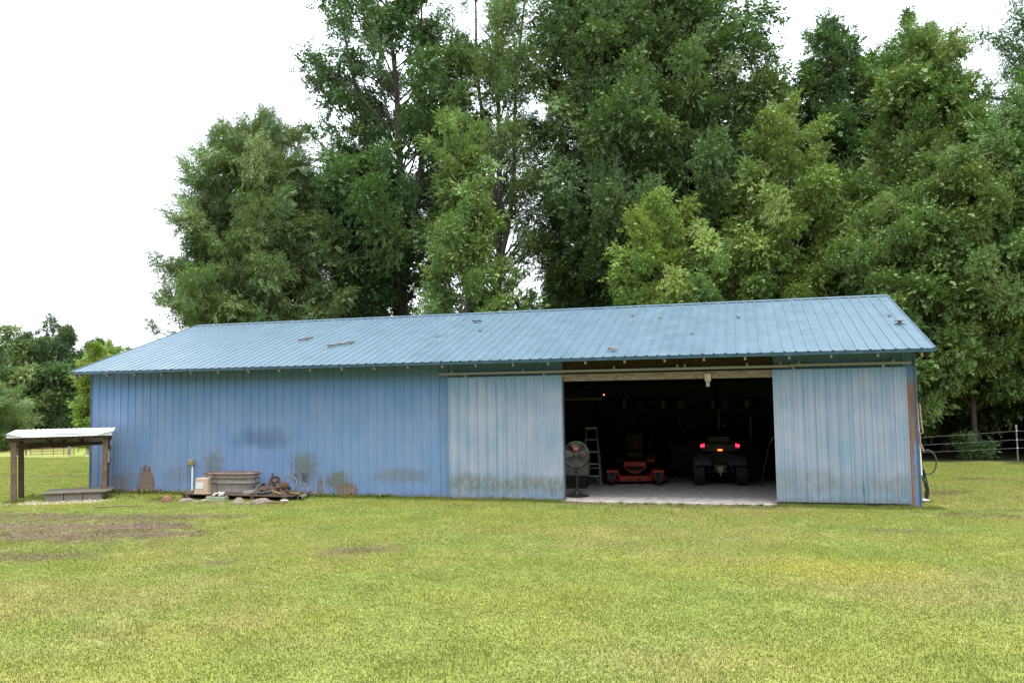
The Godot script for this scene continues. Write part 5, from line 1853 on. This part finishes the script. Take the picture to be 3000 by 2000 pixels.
	b.bx(Vector3(0, 0.40, -0.12), Vector3(0.13, 0.15, 0.03), 0.008)
	b.bx(Vector3(-0.075, 0.45, -0.12), Vector3(0.05, 0.03, 0.02), 0.004)
	b.bx(Vector3(0.075, 0.45, -0.12), Vector3(0.05, 0.03, 0.02), 0.004)
	part("hitch_plate", b, M.galv, t)
	b = MB.new()
	b.bx(Vector3(0, 0.325, -0.04), Vector3(0.045, 0.03, 0.2), 0.004)
	b.tube([Vector3(0, 0.25, 0.03), Vector3(0, 0.34, 0.03)], 0.014, 0.014, 8)
	part("hitch", b, M.galv, t)
	b = MB.new()
	b.bx(Vector3(0, 0.42, -0.9), Vector3(0.34, 0.24, 1.5), 0.03)
	part("frame", b, M.black_metal, t)

# ---------------------------------------------------------------- east side of the barn
func east_side() -> void:
	var t := thing("hose_hanger", "white pipe and tan strap hung on the east end of the barn", "pipe", Vector3(16.60, 0.0, -1.2))
	var b := MB.new()
	b.tube([Vector3(0.04, 2.0, 0.0), Vector3(0.05, 1.3, 0.0), Vector3(0.06, 0.55, 0.02)], 0.026, 0.026, 10)
	part("white_pipe", b, M.pvc, t)
	b = MB.new()
	b.tube([Vector3(0.09, 1.98, 0.03), Vector3(0.105, 1.6, 0.03), Vector3(0.125, 1.40, 0.03), Vector3(0.11, 1.38, 0.03), Vector3(0.07, 1.42, 0.03), Vector3(0.07, 1.2, 0.03), Vector3(0.13, 1.02, 0.03)], 0.017, 0.014, 8)
	part("strap", b, M.tan_plastic, t)
	b = MB.new()
	b.tube([Vector3(-0.03, 1.98, 0.0), Vector3(0.05, 2.06, 0.0), Vector3(0.10, 2.03, 0.0)], 0.009, 0.009, 6)
	part("hook", b, M.black_metal, t)
	t = thing("garden_hose", "black hose looped on the east end of the barn down to the ground", "hose", Vector3(16.62, 0.0, -1.35))
	b = MB.new()
	var pts := []
	for i in 25:
		var a := lerpf(PI * 0.62, -PI * 0.75, i / 24.0)
		pts.append(Vector3(0.20 + cos(a) * 0.16, 0.80 + sin(a) * 0.24, 0.02))
	pts.insert(0, Vector3(0.09, 1.08, 0.0))
	b.tube(pts, 0.014, 0.014, 8)
	part("loop", b, M.hose_black, t)
	b = MB.new()
	for k in 3:
		b.tube([Vector3(0.09 + k * 0.015, 0.66, 0.02 * k), Vector3(0.10 + k * 0.03, 0.45, 0.02 * k), Vector3(0.15 + k * 0.02, 0.25, 0.03 * k), Vector3(0.12 + k * 0.02, 0.03, 0.03 * k)], 0.014, 0.014, 8)
	part("tail", b, M.hose_black, t)
	b = MB.new()
	b.tube([Vector3(0.085, 1.10, 0.0), Vector3(0.10, 0.6, 0.0)], 0.012, 0.012, 8)
	b.bx(Vector3(0.10, 1.04, 0.0), Vector3(0.05, 0.06, 0.05), 0.008)
	part("tap", b, M.rust, t)
	b = MB.new()
	stone(b, Vector3.ZERO, Vector3(0.09, 0.035, 0.07), 5, 6)
	single("white_rag", b, M.paper, "white rag on the ground at the east corner of the barn", "rag", Vector3(16.72, 0.03, -1.3))
	# wire fence
	var fz := -10.6
	for q in [[16.95, "hidden"], [21.06, "steel fence post with white tip right of the barn"], [25.0, "steel fence post beyond the right edge"]]:
		if q[1] == "hidden": continue
		t = thing("fence_post", q[1], "fence post", Vector3(q[0], hgt(q[0], fz), fz), 0.0, "steel posts of the wire fence")
		b = MB.new()
		b.bx(Vector3(0, 0.5, 0), Vector3(0.04, 1.3, 0.008), 0.0)
		b.bx(Vector3(0, 0.5, -0.018), Vector3(0.008, 1.3, 0.028), 0.0)
		for k in 12:
			b.bx(Vector3(0, 0.12 + k * 0.085, 0.008), Vector3(0.016, 0.02, 0.01), 0.0)
		part("shaft", b, M.tpost, t)
		b = MB.new()
		b.bx(Vector3(0, 1.10, 0.0), Vector3(0.044, 0.12, 0.014), 0.0)
		part("white_tip", b, M.galv, t)
		for y in [0.98, 0.72, 0.475]:
			b = MB.new()
			b.bx(Vector3(0, y, 0.014), Vector3(0.035, 0.035, 0.02), 0.004)
			part("insulator", b, M.pvc, t)
	for q in [[0.815, 0.99, "top wire of the fence behind the barn"], [0.585, 0.73, "middle wire of the fence behind the barn"], [0.36, 0.485, "bottom wire of the fence behind the barn"]]:
		b = MB.new()
		var wp := []
		for i in 24:
			var x := lerpf(15.5, 26.0, i / 23.0)
			wp.append(Vector3(x, q[0] + (q[1] - q[0]) * (x - 18.5) / 2.56 * (1.0 if x < 21.06 else 0.0) + (q[1] - q[0] if x >= 21.06 else 0.0) - 0.012 * sin(PI * fposmod(x - 21.06, 3.9) / 3.9), fz + 0.03))
		b.tube(wp, 0.0036, 0.0036, 5)
		single("fence_wire", b, M.wire, q[2], "wire", Vector3.ZERO, 0.0, "wires of the fence")

# ---------------------------------------------------------------- beyond the lawn on the left
func far_field() -> void:
	var base := Vector3(-38.3, 0, -33.0)
	var y0 := hgt(-38.0, -33.6)
	var t := thing("field_gate", "rusty tubular farm gate standing ajar beyond the lawn", "gate", Vector3(-38.6, y0, -33.4), deg_to_rad(40))
	for i in 6:
		var b := MB.new()
		var y := 0.25 + i * 0.2
		b.tube([Vector3(0, y, 0), Vector3(2.9, y, 0)], 0.024, 0.024, 8)
		part("gate_rail", b, M.gate_rust, t)
	for x in [0.0, 0.75, 1.5, 2.2, 2.9]:
		var b := MB.new()
		b.tube([Vector3(x, 0.2, 0.0), Vector3(x, 1.28, 0.0)], 0.028, 0.028, 8)
		part("gate_upright", b, M.gate_rust, t)
	for q in [[-36.5, -34.9, 1.45, 0.11, "round wooden gate post beyond the lawn behind the shelter"], [-35.5, -35.8, 2.9, 0.12, "tall pale wooden post at the left corner of the barn"], [-39.2, -32.8, 1.3, 0.05, "thin dark post left of the far gate"], [-38.0, -32.4, 1.3, 0.05, "thin dark post in front of the far gate"]]:
		var b := MB.new()
		b.tube([Vector3(0, -0.3, 0), Vector3(0, q[2], 0)], q[3], q[3] * 0.93, 12)
		single("field_post", b, M.weathered_post if q[3] > 0.1 else M.post_dark, q[4], "post", Vector3(q[0], hgt(q[0], q[1]), q[1]), 0.0, "posts by the far gate")
	var b2 := MB.new()
	b2.tube([Vector3(0, 0.0, 0), Vector3(0.75, 1.25, -0.75)], 0.04, 0.04, 8)
	single("brace_pole", b2, M.gate_rust, "rusty brace pole leaning to the tall post by the barn corner", "pole", Vector3(-36.2, hgt(-36.2, -35.1), -35.1))
	# fallen log at the far left
	var b3 := MB.new()
	b3.tube([Vector3(-3.0, 0.25, 0), Vector3(-1.0, 0.30, 0.2), Vector3(2.2, 0.22, -0.2)], 0.26, 0.16, 12)
	single("fallen_log", b3, M.weathered_post, "pale fallen log lying under the far trees at the left", "log", Vector3(-37.6, hgt(-37.6, -29.0), -29.0), 0.75)
